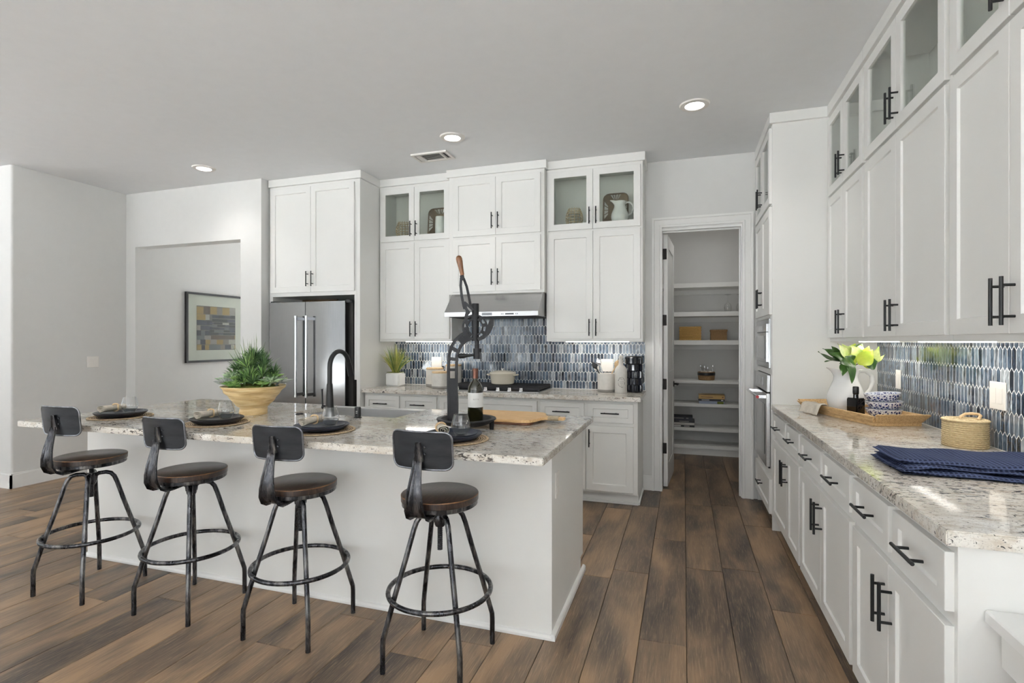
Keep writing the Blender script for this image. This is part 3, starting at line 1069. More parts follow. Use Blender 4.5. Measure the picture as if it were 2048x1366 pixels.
root = thing('base_cabinet', 'white base cabinet under the potted grass beside the refrigerator', 'cabinet', (-2.56, 4.7, 0))
base_body(root, Fm, -2.963, -2.163, nfb)
for (a, b) in ((-2.945, -2.572), (-2.545, -2.178)):
    c_ = (a + b) / 2
    add_front(root, Fm, a, b, 0.700, 0.850, nfb, (c_, 0.775, False), name='drawer', rail=0.042)
for (a, b, hu) in ((-2.945, -2.562, -2.592), (-2.558, -2.178, -2.528)):
    add_front(root, Fm, a, b, 0.118, 0.668, nfb, (hu, 0.56, True))
root = thing('base_cabinet', 'white base cabinet under the gas cooktop', 'cabinet', (-1.68, 4.7, 0))
base_body(root, Fm, -2.162, -1.200, nfb)
add_front(root, Fm, -2.146, -1.214, 0.700, 0.850, nfb, None, name='false_drawer', rail=0.042)
for (a, b, hu) in ((-2.146, -1.682, -1.712), (-1.678, -1.214, -1.648)):
    add_front(root, Fm, a, b, 0.118, 0.668, nfb, (hu, 0.56, True))
root = thing('base_cabinet', 'white base cabinet at the pantry end of the back counter', 'cabinet', (-0.78, 4.7, 0))
base_body(root, Fm, -1.199, -0.358, nfb, (False, True))
for (a, b) in ((-1.185, -0.800), (-0.768, -0.392)):
    add_front(root, Fm, a, b, 0.692, 0.850, nfb, ((a + b) / 2, 0.772, False), name='drawer', rail=0.042)
for (a, b, hu) in ((-1.185, -0.787, -0.817), (-0.783, -0.392, -0.753)):
    add_front(root, Fm, a, b, 0.118, 0.664, nfb, (hu, 0.56, True))
k = MB()
k.box(-0.358, -0.346, 4.50, 4.985, 0.001, 0.022)
k.build('shoe_molding', 'trim', root, world=True)

# counter on the back wall
put(MB().box(-2.962, -0.330, 4.375, BACK - 0.001, 0.876, 0.914), 'back_countertop', 'granite', 'speckled white granite countertop along the back wall under the cooktop', 'countertop', bevel=0.003, bseg=2)

# ------------------------------------------------------------------ picket-tile backsplashes
TP, TR_ = 0.0315, 0.0887          # column pitch, row pitch
TPT = 0.0155                      # point height
TG = 0.0035
def clip(poly, axis, val, keep_less):
    out = []
    n = len(poly)
    for i in range(n):
        p, q = poly[i], poly[(i + 1) % n]
        ip = (p[axis] <= val) == keep_less or p[axis] == val
        iq = (q[axis] <= val) == keep_less or q[axis] == val
        if ip:
            out.append(p)
        if ip != iq:
            t = (val - p[axis]) / (q[axis] - p[axis])
            out.append((p[0] + (q[0] - p[0]) * t, p[1] + (q[1] - p[1]) * t))
    return out
def tile_shape(poly):
    """prism with an eased front edge; local (u, v, n)"""
    n = len(poly)
    cx = sum(p[0] for p in poly) / n
    cz = sum(p[1] for p in poly) / n
    e = 0.0010
    inner = []
    for (a, b) in poly:
        L = math.hypot(a - cx, b - cz) or 1
        inner.append((a - (a - cx) / L * e, b - (b - cz) / L * e))
    vs = [(a, b, 0.0) for a, b in poly] + [(a, b, 0.0060) for a, b in poly] + [(a, b, 0.0070) for a, b in inner]
    fs = []
    for i in range(n):
        j = (i + 1) % n
        fs += [(i, j, n + j, n + i), (n + i, n + j, 2 * n + j, 2 * n + i)]
    fs.append(tuple(range(2 * n, 3 * n)))
    return vs, fs
def backsplash(name, label, F, u0, u1, z0, regions, grout_boxes, order):
    panel = MB()
    for (a, b, c, d) in grout_boxes:
        panel.fbox(F, a, b, c, d, 0.001, 0.0076)
    root = panel.build(name, 'grout')
    tag(root, label, 'backsplash')
    hw_, H = (TP - TG) / 2, TR_ + TPT - TG
    hexp = [(0, -H / 2), (hw_, -H / 2 + TPT), (hw_, H / 2 - TPT), (0, H / 2), (-hw_, H / 2 - TPT), (-hw_, -H / 2 + TPT)]
    tiles = []
    row = 0
    z = z0 + 0.030
    zmax = max(r[3] for r in regions)
    while z - H / 2 < zmax:
        u = u0 + (TP / 2 if row % 2 else 0)
        while u - hw_ < u1:
            reg = None
            for rg in regions:
                if rg[0] - 0.004 < u < rg[1] + 0.004 and z - H / 2 < rg[3]:
                    reg = rg
                    break
            if reg:
                p = [(a + u, b + z) for a, b in hexp]
                for ax, val, less in ((0, reg[0], False), (0, reg[1], True), (1, reg[2], False), (1, reg[3], True)):
                    if p:
                        p = clip(p, ax, val, less)
                if len(p) >= 3:
                    p = [(round(a - u, 5), round(b - z, 5)) for a, b in p]
                    q = []
                    for w in p:
                        if not q or math.hypot(w[0] - q[-1][0], w[1] - q[-1][1]) > 5e-4:
                            q.append(w)
                    ws = max(w[0] for w in q) - min(w[0] for w in q)
                    hs = max(w[1] for w in q) - min(w[1] for w in q)
                    if len(q) >= 3 and ws > 0.004 and hs > 0.006:
                        tiles.append((u, z, tuple(q)))
            u += TP
        z += TR_
        row += 1
    tiles.sort(key=order)
    cache = {}
    for (u, z, q) in tiles[:300]:
        if q not in cache:
            vs, fs = tile_shape(q)
            mb = MB()
            ref = F(0, 0, 0)
            mb.add([tuple(Vector(F(*p)) - Vector(ref)) for p in vs], fs)
            cache[q] = mb.mesh('tile', 'tile', merge=0)
        o = bpy.data.objects.new('tile', cache[q])
        o.location = F(u, z, 0.0015)
        COL.objects.link(o)
        o.parent = root
    mb = MB()
    vals = []
    for (u, z, q) in tiles[300:]:
        vs, fs = tile_shape(q)
        mb.add([F(p[0] + u, p[1] + z, p[2] + 0.0015) for p in vs], fs)
        vals += [rng.random()] * len(vs)
    if mb.v:
        ro = mb.build('tile_field', 'tile', root, merge=0)
        ro['kind'] = 'stuff'
        at = ro.data.attributes.new('rnd', 'FLOAT', 'POINT')
        at.data.foreach_set('value', vals)
    return root
backsplash('backsplash', 'blue glass picket-tile backsplash behind the cooktop on the back wall', FB(BACK), -2.955, -0.335, 0.914,
           [(-2.138, -1.212, 0.918, 1.80), (-2.960, -0.338, 0.918, 1.366)],
           [(-2.960, -0.336, 0.914, 1.368), (-2.145, -1.206, 1.368, 1.815)], lambda t: -t[0])
backsplash('backsplash', 'blue glass picket-tile backsplash on the right wall behind the woven basket', FR(RIGHT), 1.56, 4.19, 0.914,
           [(1.56, 4.195, 0.918, 1.366)], [(1.555, 4.197, 0.914, 1.368)], lambda t: t[0])

# ------------------------------------------------------------------ right run: base cabinets, counter, wall cabinets
XB = 0.632                        # face-frame plane
nfr = RIGHT - XB
Fr = FR(RIGHT)
units = [('white base cabinet on the right beside the wall oven tower', 3.272, 4.196, [(3.698, 4.180), (3.290, 3.664)], 3.650),
         ('white base cabinet in the middle of the right-hand counter run', 2.330, 3.270, [(2.796, 3.252), (2.346, 2.758)], 2.798),
         ('white base cabinet nearest the camera under the right-hand counter', 1.545, 2.328, [(1.938, 2.305), (1.562, 1.902)], 1.938)]
for lab, a, b, drs, sp in units:
    root = thing('base_cabinet', lab, 'cabinet', ((XB + RIGHT) / 2, (a + b) / 2, 0))
    base_body(root, Fr, a, b, nfr)
    for (c, d) in drs:
        add_front(root, Fr, c, d, 0.706, 0.852, nfr, ((c + d) / 2, 0.778, False), name='drawer', rail=0.042)
    lo, hi = min(x[0] for x in drs), max(x[1] for x in drs)
    add_front(root, Fr, lo, sp - 0.0015, 0.115, 0.670, nfr, (sp - 0.030, 0.545, True))
    add_front(root, Fr, sp + 0.0015, hi, 0.115, 0.670, nfr, (sp + 0.030, 0.545, True))
put(MB().box(0.603, RIGHT - 0.001, 1.530, 4.199, 0.876, 0.914), 'right_countertop', 'granite', 'speckled white granite countertop along the right wall', 'countertop', bevel=0.003, bseg=2)

NFU = RIGHT - 0.978
for lab, a, b, sp in (('white stacked wall cabinet on the right next to the oven tower', 3.412, 4.199, 3.806),
                      ('white stacked wall cabinet in the middle of the right wall', 2.427, 3.410, 2.938),
                      ('white stacked wall cabinet on the right wall nearest the camera', 1.560, 2.425, 2.022)):
    wall_cab('wall_cabinet', lab, Fr, a, b, NFU, NFU, True, loc=(1.1, (a + b) / 2, 1.37), split=sp)

# low desk joined to the end of the right run
dk = thing('built_in_desk', 'low white built-in desk at the near end of the right-hand counter', 'desk', (0.98, 0.9, 0))
MB().box(0.683, RIGHT - 0.001, 0.10, 1.543, 0.699, 0.731).build('desk_top', 'desk', dk, world=True, bevel=0.004)
MB().box(0.715, RIGHT - 0.02, 0.14, 1.540, 0.600, 0.699).build('apron', 'cab', dk, world=True)
shaker(MB(), FR(0.715), 0.75, 1.45, 0.608, 0.690, 0.0, t=0.016, rail=0.03).build('drawer', 'cab', dk, world=True)
MB().box(0.70, RIGHT - 0.02, 0.10, 0.14, 0.001, 0.699).build('side_panel', 'cab', dk, world=True)

# ------------------------------------------------------------------ oven tower
XT = 0.612
nft = RIGHT - XT
ot = thing('oven_cabinet', 'tall white oven tower cabinet between the pantry door and right-hand counter', 'cabinet', (0.95, 4.6, 0))
TY0, TY1 = 4.200, BACK - 0.003
b = MB()
b.fbox(Fr, TY0, TY0 + 0.02, 0.001, 2.945, 0.001, nft)
b.fbox(Fr, TY1 - 0.02, TY1, 0.001, 2.945, 0.001, nft)
b.fbox(Fr, TY0 + 0.02, TY1 - 0.02, 0.001, 2.945, 0.001, 0.02)
for (z0, z1) in ((0.10, 0.425), (1.125, 1.165), (1.545, 1.57), (2.90, 2.945)):
    b.fbox(Fr, TY0 + 0.02, TY1 - 0.02, z0, z1, 0.02, nft)
b.fbox(Fr, TY0 + 0.02, TY1 - 0.02, 2.36, 2.43, 0.02, nft)
b.fbox(Fr, TY0 + 0.02, TY1 - 0.02, 0.001, 0.10, 0.02, nft - 0.07)
for (z0, z1) in ((0.425, 1.125), (1.165, 1.545)):
    b.fbox(Fr, TY0 + 0.02, TY0 + 0.085, z0, z1, nft - 0.02, nft)
    b.fbox(Fr, TY1 - 0.035, TY1 - 0.02, z0, z1, nft - 0.02, nft)
b.fbox(Fr, TY0 + 0.02, TY1 - 0.02, 1.57, 2.36, 0.02, nft - 0.02)
b.build('body', 'cab', ot, world=True)
sp = 4.607
for (a, c, hu) in ((TY0 + 0.016, sp - 0.0015, sp - 0.03), (sp + 0.0015, TY1 - 0.016, sp + 0.03)):
    add_front(ot, Fr, a, c, 1.568, 2.350, nft, (hu, 1.568 + 0.14, True))
    add_front(ot, Fr, a, c, 2.372, 2.920, nft, (hu, 2.372 + 0.13, True), glass=True)
add_front(ot, Fr, TY0 + 0.016, TY1 - 0.016, 0.115, 0.365, nft, (sp, 0.25, False), name='drawer', rail=0.05)
crown(ot, Fr, TY0, TY1, nft, nft - 0.001, (True, False))

OY0, OY1 = 4.288, 4.958
ov = thing('wall_oven', 'stainless steel wall oven with a bar handle built into the oven tower', 'oven', (0.9, 4.62, 0.425))
MB().fbox(Fr, OY0 + 0.01, OY1 - 0.01, 0.428, 1.122, 0.06, nft).build('housing', 'dark_gap', ov, world=True)
d = MB().fbox(Fr, OY0, OY1, 0.440, 0.985, nft + 0.001, nft + 0.030).build('door', 'steel_h', ov, world=True, bevel=0.003)
MB().fbox(Fr, OY0 + 0.075, OY1 - 0.075, 0.52, 0.90, nft + 0.030, nft + 0.032).build('window', 'oven_glass', d, world=True)
h = MB()
h.cyl(Fr(OY0 + 0.03, 0.955, nft + 0.085), Fr(OY1 - 0.03, 0.955, nft + 0.085), 0.011, n=16)
for u in (OY0 + 0.06, OY1 - 0.06):
    h.fbox(Fr, u - 0.012, u + 0.012, 0.944, 0.966, nft + 0.030, nft + 0.085)
h.build('handle', 'chrome', d, world=True, smooth=40)
MB().cyl(Fr(OY0 + 0.024, 0.955, nft + 0.085), Fr(OY0 + 0.030, 0.955, nft + 0.085), 0.0115, n=16).build('medallion', 'red', d, world=True)
p_ = MB().fbox(Fr, OY0, OY1, 0.995, 1.120, nft + 0.001, nft + 0.024).build('control_panel', 'steel_h', ov, world=True, bevel=0.002)
MB().fbox(Fr, OY0 + 0.20, OY1 - 0.20, 1.025, 1.095, nft + 0.024, nft + 0.0255).build('display', 'oven_glass', p_, world=True)
MB().fbox(Fr, OY0 + 0.01, OY1 - 0.01, 0.428, 0.438, nft + 0.001, nft + 0.012).build('vent_trim', 'black_plastic', ov, world=True)

mw = thing('microwave', 'stainless steel built-in microwave above the wall oven', 'microwave', (0.9, 4.62, 1.165))
MB().fbox(Fr, OY0 + 0.01, OY1 - 0.01, 1.168, 1.542, 0.10, nft).build('housing', 'dark_gap', mw, world=True)
m = MB()
m.fbox(Fr, OY0 - 0.01, OY1 + 0.01, 1.505, 1.540, nft + 0.001, nft + 0.012)
m.fbox(Fr, OY0 - 0.01, OY1 + 0.01, 1.172, 1.210, nft + 0.001, nft + 0.012)
m.fbox(Fr, OY0 - 0.01, OY0 + 0.035, 1.210, 1.505, nft + 0.001, nft + 0.012)
m.fbox(Fr, OY1 - 0.035, OY1 + 0.01, 1.210, 1.505, nft + 0.001, nft + 0.012)
m.build('trim_kit', 'steel_h', mw, world=True, bevel=0.001)
d = MB().fbox(Fr, OY0 + 0.037, OY1 - 0.037, 1.214, 1.440, nft + 0.001, nft + 0.026).build('door', 'steel_h', mw, world=True, bevel=0.002)
MB().fbox(Fr, OY0 + 0.085, OY1 - 0.085, 1.240, 1.415, nft + 0.026, nft + 0.028).build('window', 'oven_glass', d, world=True)
p_ = MB().fbox(Fr, OY0 + 0.037, OY1 - 0.037, 1.444, 1.502, nft + 0.001, nft + 0.024).build('control_panel', 'steel_h', mw, world=True)
MB().fbox(Fr, OY0 + 0.22, OY1 - 0.22, 1.456, 1.490, nft + 0.024, nft + 0.025).build('display', 'oven_glass', p_, world=True)

# ------------------------------------------------------------------ island
isl = thing('kitchen_island', 'white panelled kitchen island base behind the four stools', 'kitchen island', (-2.09, 2.75, 0))
IX0, IX1, IY0, IY1 = -3.625, -0.575, 2.350, 3.150
b = MB()
b.box(IX0, IX1, IY0, IY0 + 0.02, 0.001, 0.881)
b.box(IX1 - 0.02, IX1, IY0 + 0.02, IY1 - 0.02, 0.10, 0.881)
b.box(IX1 - 0.02, IX1, IY0 + 0.02, IY1 - 0.09, 0.001, 0.10)
b.box(IX0, IX0 + 0.02, IY0 + 0.02, IY1 - 0.02, 0.001, 0.881)
b.box(IX0 + 0.02, IX1 - 0.02, IY1 - 0.10, IY1 - 0.02, 0.10, 0.66)
b.box(IX0 + 0.02, -2.42, IY1 - 0.10, IY1 - 0.02, 0.66, 0.881)
b.box(-1.60, IX1 - 0.02, IY1 - 0.10, IY1 - 0.02, 0.66, 0.881)
b.box(IX0 + 0.02, IX1 - 0.02, IY1 - 0.11, IY1 - 0.09, 0.001, 0.10)
b.build('body', 'cab', isl, world=True)
sm = MB()
sm.prism([(0, 0.001), (0.016, 0.001), (0.016, 0.012), (0.010, 0.022), (0, 0.026)], lambda a, b, c: (c, IY0 - a, b), IX0, IX1 + 0.0)
sm.prism([(0, 0.001), (0.018, 0.001), (0.018, 0.024), (0.012, 0.032), (0, 0.034)], lambda a, b, c: (IX1 + a, c, b), IY0 - 0.016, IY1 - 0.02)
sm.build('shoe_molding', 'trim', isl, world=True)
Fi = FF(IY1 - 0.02)
uu = [IX0 + 0.02, -3.02, -2.43, -2.01, -1.59, -1.08, IX1 - 0.005]
for i, (a, c) in enumerate(zip(uu, uu[1:])):
    top = 0.64 if 2 <= i <= 3 else 0.85
    add_front(isl, Fi, a + 0.006, c - 0.006, 0.115, top, 0.0, ((c - 0.04) if i % 2 == 0 else (a + 0.04), top - 0.11, True))
# sockets on the island end
outl = MB().box(IX1, IX1 + 0.006, 2.41, 2.48, 0.63, 0.75).build('outlet', 'white_plastic', isl, world=True, bevel=0.002)
for z in (0.665, 0.715):
    MB().box(IX1 + 0.006, IX1 + 0.0075, 2.428, 2.462, z - 0.015, z + 0.015).build('socket', 'white_plastic', outl, world=True)

# island top with sink cut-out (open to the working side)
SX0, SX1, SY0 = -2.385, -1.640, 2.765
tx0, tx1, ty0, ty1 = -3.640, -0.520, 1.985, 3.200
poly = [(tx0, ty0), (tx1, ty0), (tx1, ty1), (SX1, ty1), (SX1, SY0), (SX0, SY0), (SX0, ty1), (tx0, ty1)]
it = MB()
it.prism(poly, lambda a, b, c: (a, b, c), 0.882, 0.914)
put(it, 'island_countertop', 'granite', 'long speckled white granite island top with place settings', 'countertop', bevel=0.003, bseg=2)

sk = thing('apron_sink', 'stainless steel apron sink set into the island top', 'sink', (-2.01, 2.98, 0.66))
w = 0.012
z0, z1 = 0.665, 0.8815
m = MB()
m.box(SX0 - 0.004, SX1 + 0.004, SY0 - 0.010, 3.190, z0, z0 + w)
m.box(SX0 - 0.004, SX0 + w - 0.004, SY0 - 0.010, 3.190, z0 + w, z1)
m.box(SX1 - w + 0.004, SX1 + 0.004, SY0 - 0.010, 3.190, z0 + w, z1)
m.box(SX0 + w - 0.004, SX1 - w + 0.004, SY0 - 0.010, SY0 + 0.002, z0 + w, z1)
m.build('basin', 'sink_steel', sk, world=True)
MB().box(SX0 + 0.002, SX1 - 0.002, 3.150, 3.205, z0 + 0.012, 0.908).build('apron', 'sink_steel', sk, world=True, bevel=0.004)
MB().lathe([(0, 0.001), (0.045, 0.001), (0.045, 0.004), (0.03, 0.003), (0, 0.002)], 24, (-2.01, 2.95, z0 + w)).build('drain', 'chrome', sk, world=True, smooth=40)

# faucet, soap button, air gap on the near rim
fx, fy = -2.052, 2.700
fa = thing('kitchen_faucet', 'tall matte black gooseneck faucet beside the island sink', 'faucet', (fx, fy, 0.914))
m = MB()
m.lathe([(0, 0), (0.032, 0), (0.032, 0.006), (0.027, 0.012), (0.0245, 0.05), (0.0175, 0.195), (0.0155, 0.20)], 24)
m.build('base', 'black', fa, smooth=40)
pts = [(0, 0, 0.19), (0, 0, 0.30)]
R = 0.095
for i in range(1, 13):
    a = pi * i / 12 * 0.93
    pts.append((0, R - R * cos(a), 0.30 + R * sin(a)))
tb = MB().tube(pts, 0.0145, 14)
tb.build('spout', 'black', fa, smooth=40)
e = Vector(pts[-1]); dv = (Vector(pts[-1]) - Vector(pts[-2])).normalized()
sh = MB().tube([e, e + dv * 0.02, e + dv * 0.09], [0.0155, 0.018, 0.0195], 16)
sp_ = sh.build('spray_head', 'black', fa, smooth=40)
MB().tube([e + dv * 0.03 + Vector((0, 0.018, 0)), e + dv * 0.06 + Vector((0, 0.02, 0.002))], 0.005, 8).build('button', 'chrome', sp_, smooth=40)
m = MB()
m.cyl((-0.022, 0, 0.055), (-0.052, 0, 0.055), 0.013, n=14)
m.tube([(-0.048, 0, 0.055), (-0.055, 0, 0.08), (-0.055, -0.002, 0.165)], 0.006, 10)
m.build('lever', 'black', fa, smooth=40)
put(MB().lathe([(0, 0), (0.024, 0), (0.024, 0.004), (0.018, 0.007), (0.017, 0.004), (0, 0.004)], 24), 'disposal_button', 'black', 'round black disposal button on the island left of the faucet', 'button', (-2.285, 2.712, 0.914), smooth=40)
ag = thing('air_gap', 'short black cylindrical air gap cap on the island right of the faucet', 'air gap', (-1.853, 2.700, 0.914))
MB().lathe([(0, 0), (0.024, 0), (0.024, 0.004), (0.0185, 0.006), (0.0185, 0.060), (0.016, 0.064), (0, 0.064)], 24).build('cap', 'black_plastic', ag, smooth=40)
for z in (0.028, 0.038):
    m = MB()
    m.add([(0.0187 * sin(a) , -0.0187 * cos(a), z + dz) for a in (-0.05, 0.2, 0.45) for dz in (0, 0.004)], [(0, 2, 3, 1), (2, 4, 5, 3)])
    m.build('slot', 'white_plastic', ag)

# ------------------------------------------------------------------ range hood, cooktop
hd = thing('range_hood', 'stainless steel under-cabinet range hood with sloped front', 'range hood', (-1.67, 4.75, 1.6))
HX0, HX1 = -2.120, -1.212
m = MB()
m.prism([(BACK - 0.012, 1.818), (4.625, 1.818), (4.455, 1.640), (4.455, 1.598), (BACK - 0.012, 1.598)], lambda a, b, c: (c, a, b), HX0, HX1)
m.build('canopy', 'steel_h', hd, world=True, bevel=0.002)
MB().box(HX0 + 0.03, HX1 - 0.03, 4.50, 4.96, 1.594, 1.5985).build('filter', 'iron', hd, world=True)
cp = MB().box(-1.52, -1.44, 4.4535, 4.456, 1.612, 1.624).build('display', 'oven_glass', hd, world=True)
for x in (-1.555, -1.54, -1.42, -1.405):
    MB().cyl((x, 4.4538, 1.618), (x, 4.456, 1.618), 0.004, n=10).build('control_button', 'black_plastic', hd, world=True)
bd = MB().box(-1.745, -1.645, 4.4535, 4.456, 1.606, 1.632).build('badge', 'steel', hd, world=True)
text_mesh('KitchenAid', 0.017, 'black_plastic', 'lettering', bd, (-1.695 + 1.67, 4.4532 - 4.75, 1.619 - 1.6), (pi / 2, 0, 0))

ck = thing('gas_cooktop', 'black gas cooktop with cast-iron grates and chrome knobs', 'cooktop', (-1.66, 4.69, 0.914))
CX0, CX1, CY0_, CY1_ = -2.115, -1.205, 4.445, 4.945
MB().box(CX0, CX1, CY0_, CY1_, 0.9142, 0.924).build('steel_pan', 'steel_h', ck, world=True, bevel=0.003)
MB().box(CX0 + 0.012, CX1 - 0.012, CY0_ + 0.075, CY1_ - 0.012, 0.924, 0.927).build('burner_pan', 'grate', ck, world=True)
for i in range(3):
    a = CX0 + 0.016 + i * 0.293
    c = a + 0.290
    g = MB()
    y0_, y1_ = CY0_ + 0.082, CY1_ - 0.016
    for y in (y0_, y1_):
        g.box(a, c, y - 0.006, y + 0.006, 0.935, 0.962)
    for x in (a + 0.006, c - 0.006):
        g.box(x - 0.006, x + 0.006, y0_, y1_, 0.935, 0.962)
    for x, y in ((a + 0.006, y0_), (c - 0.006, y0_), (a + 0.006, y1_), (c - 0.006, y1_)):
        g.box(x - 0.008, x + 0.008, y - 0.008, y + 0.008, 0.927, 0.94)
    n = 11
    for k in range(1, n):
        y = y0_ + (y1_ - y0_) * k / n
        g.box(a, c, y - 0.005, y + 0.005, 0.946, 0.964)
    g.box((a + c) / 2 - 0.005, (a + c) / 2 + 0.005, y0_, y1_, 0.944, 0.960)
    g.build('grate', 'grate', ck, world=True)
for (x, y, r_) in ((-1.97, 4.64, 0.045), (-1.97, 4.83, 0.035), (-1.66, 4.74, 0.055), (-1.36, 4.64, 0.035), (-1.36, 4.83, 0.045)):
    MB().lathe([(0, 0.019), (r_ * 0.8, 0.019), (r_ * 0.8, 0.014), (r_, 0.012), (r_, 0.0), (0, 0)], 20, (x, y, 0.927)).build('burner', 'grate', ck, world=True, smooth=40)
for x in (-2.00, -1.72, -1.60, -1.49, -1.38):
    kn = MB().lathe([(0, 0), (0.021, 0), (0.021, 0.006), (0.016, 0.012), (0.015, 0.026), (0.012, 0.030), (0, 0.030)], 20, (x, CY0_ + 0.038, 0.924)).build('knob', 'chrome', ck, world=True, smooth=40)

# ------------------------------------------------------------------ lights, ceiling vent, switches
def downlight(label, x, y):
    t = thing('recessed_downlight', label, 'downlight', (x, y, CEIL - 0.03), group='recessed ceiling downlights')
    MB().lathe([(0.064, 0.0295), (0.064, 0.020), (0.070, 0.017), (0.096, 0.021), (0.102, 0.0295)], 40).build('trim_ring', 'white_plastic', t, smooth=40)
    MB().lathe([(0, 0.024), (0.064, 0.024), (0.064, 0.027), (0, 0.027)], 40).build('lens', 'led_lens', t, smooth=40)
    l = bpy.data.lights.new('downlight_beam', 'SPOT')
    l.energy = DOWNLIGHT_W
    l.color = (1.0, 0.97, 0.93)
    l.spot_size = radians(125)
    l.spot_blend = 0.7
    l.shadow_soft_size = 0.06
    o = bpy.data.objects.new('downlight_beam', l)
    o.location = (0, 0, 0.012)
    COL.objects.link(o)
    o.parent = t
downlight('lit round recessed downlight nearest the pantry and oven tower', 0.073, 3.873)
downlight('lit round recessed downlight beside the ceiling vent', -1.772, 3.877)
downlight('lit round recessed downlight in front of the hall opening', -4.335, 3.836)

t = thing('pantry_fill_light', 'small round fill light added on the pantry ceiling, out of view', 'light', (0.2, 5.75, CEIL - 0.06))  # fill light added out of view to brighten the dark pantry
MB().lathe([(0.12, 0.0595), (0.12, 0.045), (0.11, 0.04)], 32).build('rim', 'white_plastic', t, smooth=40)
MB().lathe([(0.11, 0.04), (0.09, 0.022), (0.05, 0.010), (0, 0.006)], 32).build('diffuser', 'pantry_fill', t, smooth=60)
vt = thing('ceiling_vent', 'white slatted air vent in the ceiling above the back cabinets', 'vent', (-2.115, 4.215, CEIL - 0.02))
VX, VY = 0.172, 0.10
m = MB()
fw = 0.022
for (a, b, c, d) in ((-VX, VX, -VY, -VY + fw), (-VX, VX, VY - fw, VY), (-VX, -VX + fw, -VY + fw, VY - fw), (VX - fw, VX, -VY + fw, VY - fw), (-0.105, -0.093, -VY + fw, VY - fw), (0.093, 0.105, -VY + fw, VY - fw)):
    m.box(a, b, c, d, 0.004, 0.0195)
m.build('frame', 'white_plastic', vt, bevel=0.002)
MB().box(-VX + fw, VX - fw, -VY + fw, VY - fw, 0.0175, 0.0195).build('duct_back', 'dark_gap', vt)
for i in range(6):
    y = -VY + fw + 0.012 + i * 0.0265
    MB().add([(-0.093, y, 0.0060), (0.093, y, 0.0060), (0.093, y + 0.012, 0.0105), (-0.093, y + 0.012, 0.0105), (-0.093, y, 0.0074), (0.093, y, 0.0074), (0.093, y + 0.012, 0.0119), (-0.093, y + 0.012, 0.0119)],
             [(0, 1, 2, 3), (7, 6, 5, 4), (0, 4, 5, 1), (1, 5, 6, 2), (2, 6, 7, 3), (3, 7, 4, 0)]).build('slat', 'white_plastic', vt)
for s_ in (-1, 1):
    for i in range(2):
        x = s_ * (0.112 + i * 0.019)
        MB().add([(x, -0.078, 0.016), (x, 0.078, 0.016), (x + s_ * 0.010, 0.078, 0.006), (x + s_ * 0.010, -0.078, 0.006), (x + s_ * 0.0015, -0.078, 0.0172), (x + s_ * 0.0015, 0.078, 0.0172), (x + s_ * 0.0115, 0.078, 0.0072), (x + s_ * 0.0115, -0.078, 0.0072)],
                 [(0, 1, 2, 3), (7, 6, 5, 4), (0, 4, 5, 1), (1, 5, 6, 2), (2, 6, 7, 3), (3, 7, 4, 0)]).build('slat', 'white_plastic', vt)

def undercab(label, F, u0, u1, n):
    lo = Vector(F((u0 + u1) / 2, 1.345, n))
    t = thing('undercabinet_light', label, 'light', tuple(lo), group='under-cabinet light bars')
    MB().fbox(F, u0 - 0.01, u1 + 0.01, 1.377, 1.394, n - 0.032, n + 0.032).build('housing', 'white_plastic', t, world=True, bevel=0.002)
    MB().fbox(F, u0, u1, 1.366, 1.377, n - 0.026, n + 0.026).build('diffuser', 'led_strip', t, world=True)
undercab('lit light bar under the wall cabinet left of the range hood', FB(BACK), -2.72, -2.22, 0.17)
undercab('lit light bar under the wall cabinet nearest the pantry door', FB(BACK), -1.04, -0.47, 0.17)
undercab('lit light bar under the right-hand wall cabinet beside the oven tower', FR(RIGHT), 3.46, 3.98, 0.15)
undercab('lit light bar under the middle right-hand wall cabinet', FR(RIGHT), 2.50, 3.07, 0.15)
undercab('lit light bar under the right-hand wall cabinet nearest the camera', FR(RIGHT), 1.66, 2.22, 0.15)

def plate(name, label, F, u, v, w, h, rockers=2, kind='switch'):
    t = thing(name, label, kind, F(u, v - h / 2, 0.0))
    MB().fbox(F, u - w / 2, u + w / 2, v - h / 2, v + h / 2, 0.001, 0.007).build('plate', 'white_plastic', t, world=True, bevel=0.002)
    for i in range(rockers):
        c = u + (i - (rockers - 1) / 2) * 0.046
        if kind == 'switch':
            MB().fbox(F, c - 0.016, c + 0.016, v - 0.033, v + 0.033, 0.007, 0.0095).build('rocker', 'white_plastic', t, world=True, bevel=0.001)
        else:
            MB().fbox(F, c - 0.016, c + 0.016, v - 0.033, v + 0.033, 0.007, 0.0085).build('insert', 'white_plastic', t, world=True, bevel=0.0008)
plate('light_switch', 'white double rocker light switch on the grey left wall', FL_(LWX), 3.905, 1.155, 0.118, 0.116, 2)
FBt = FB(BACK - 0.0085)
FRt = FR(RIGHT - 0.0085)
plate('wall_outlet', 'white outlet plate on the back tiles behind the canisters', FBt, -2.46, 1.150, 0.116, 0.116, 2, 'outlet')
plate('wall_outlet', 'white outlet plate on the back tiles behind the utensil crock', FBt, -0.685, 1.145, 0.116, 0.120, 2, 'outlet')
plate('wall_outlet', 'white outlet plate on the right tiles above the stacked bowls', FRt, 3.81, 1.137, 0.075, 0.116, 1, 'outlet')
plate('wall_outlet', 'white wide outlet plate on the right tiles above the lidded basket', FRt, 2.735, 1.142, 0.118, 0.116, 2, 'outlet')

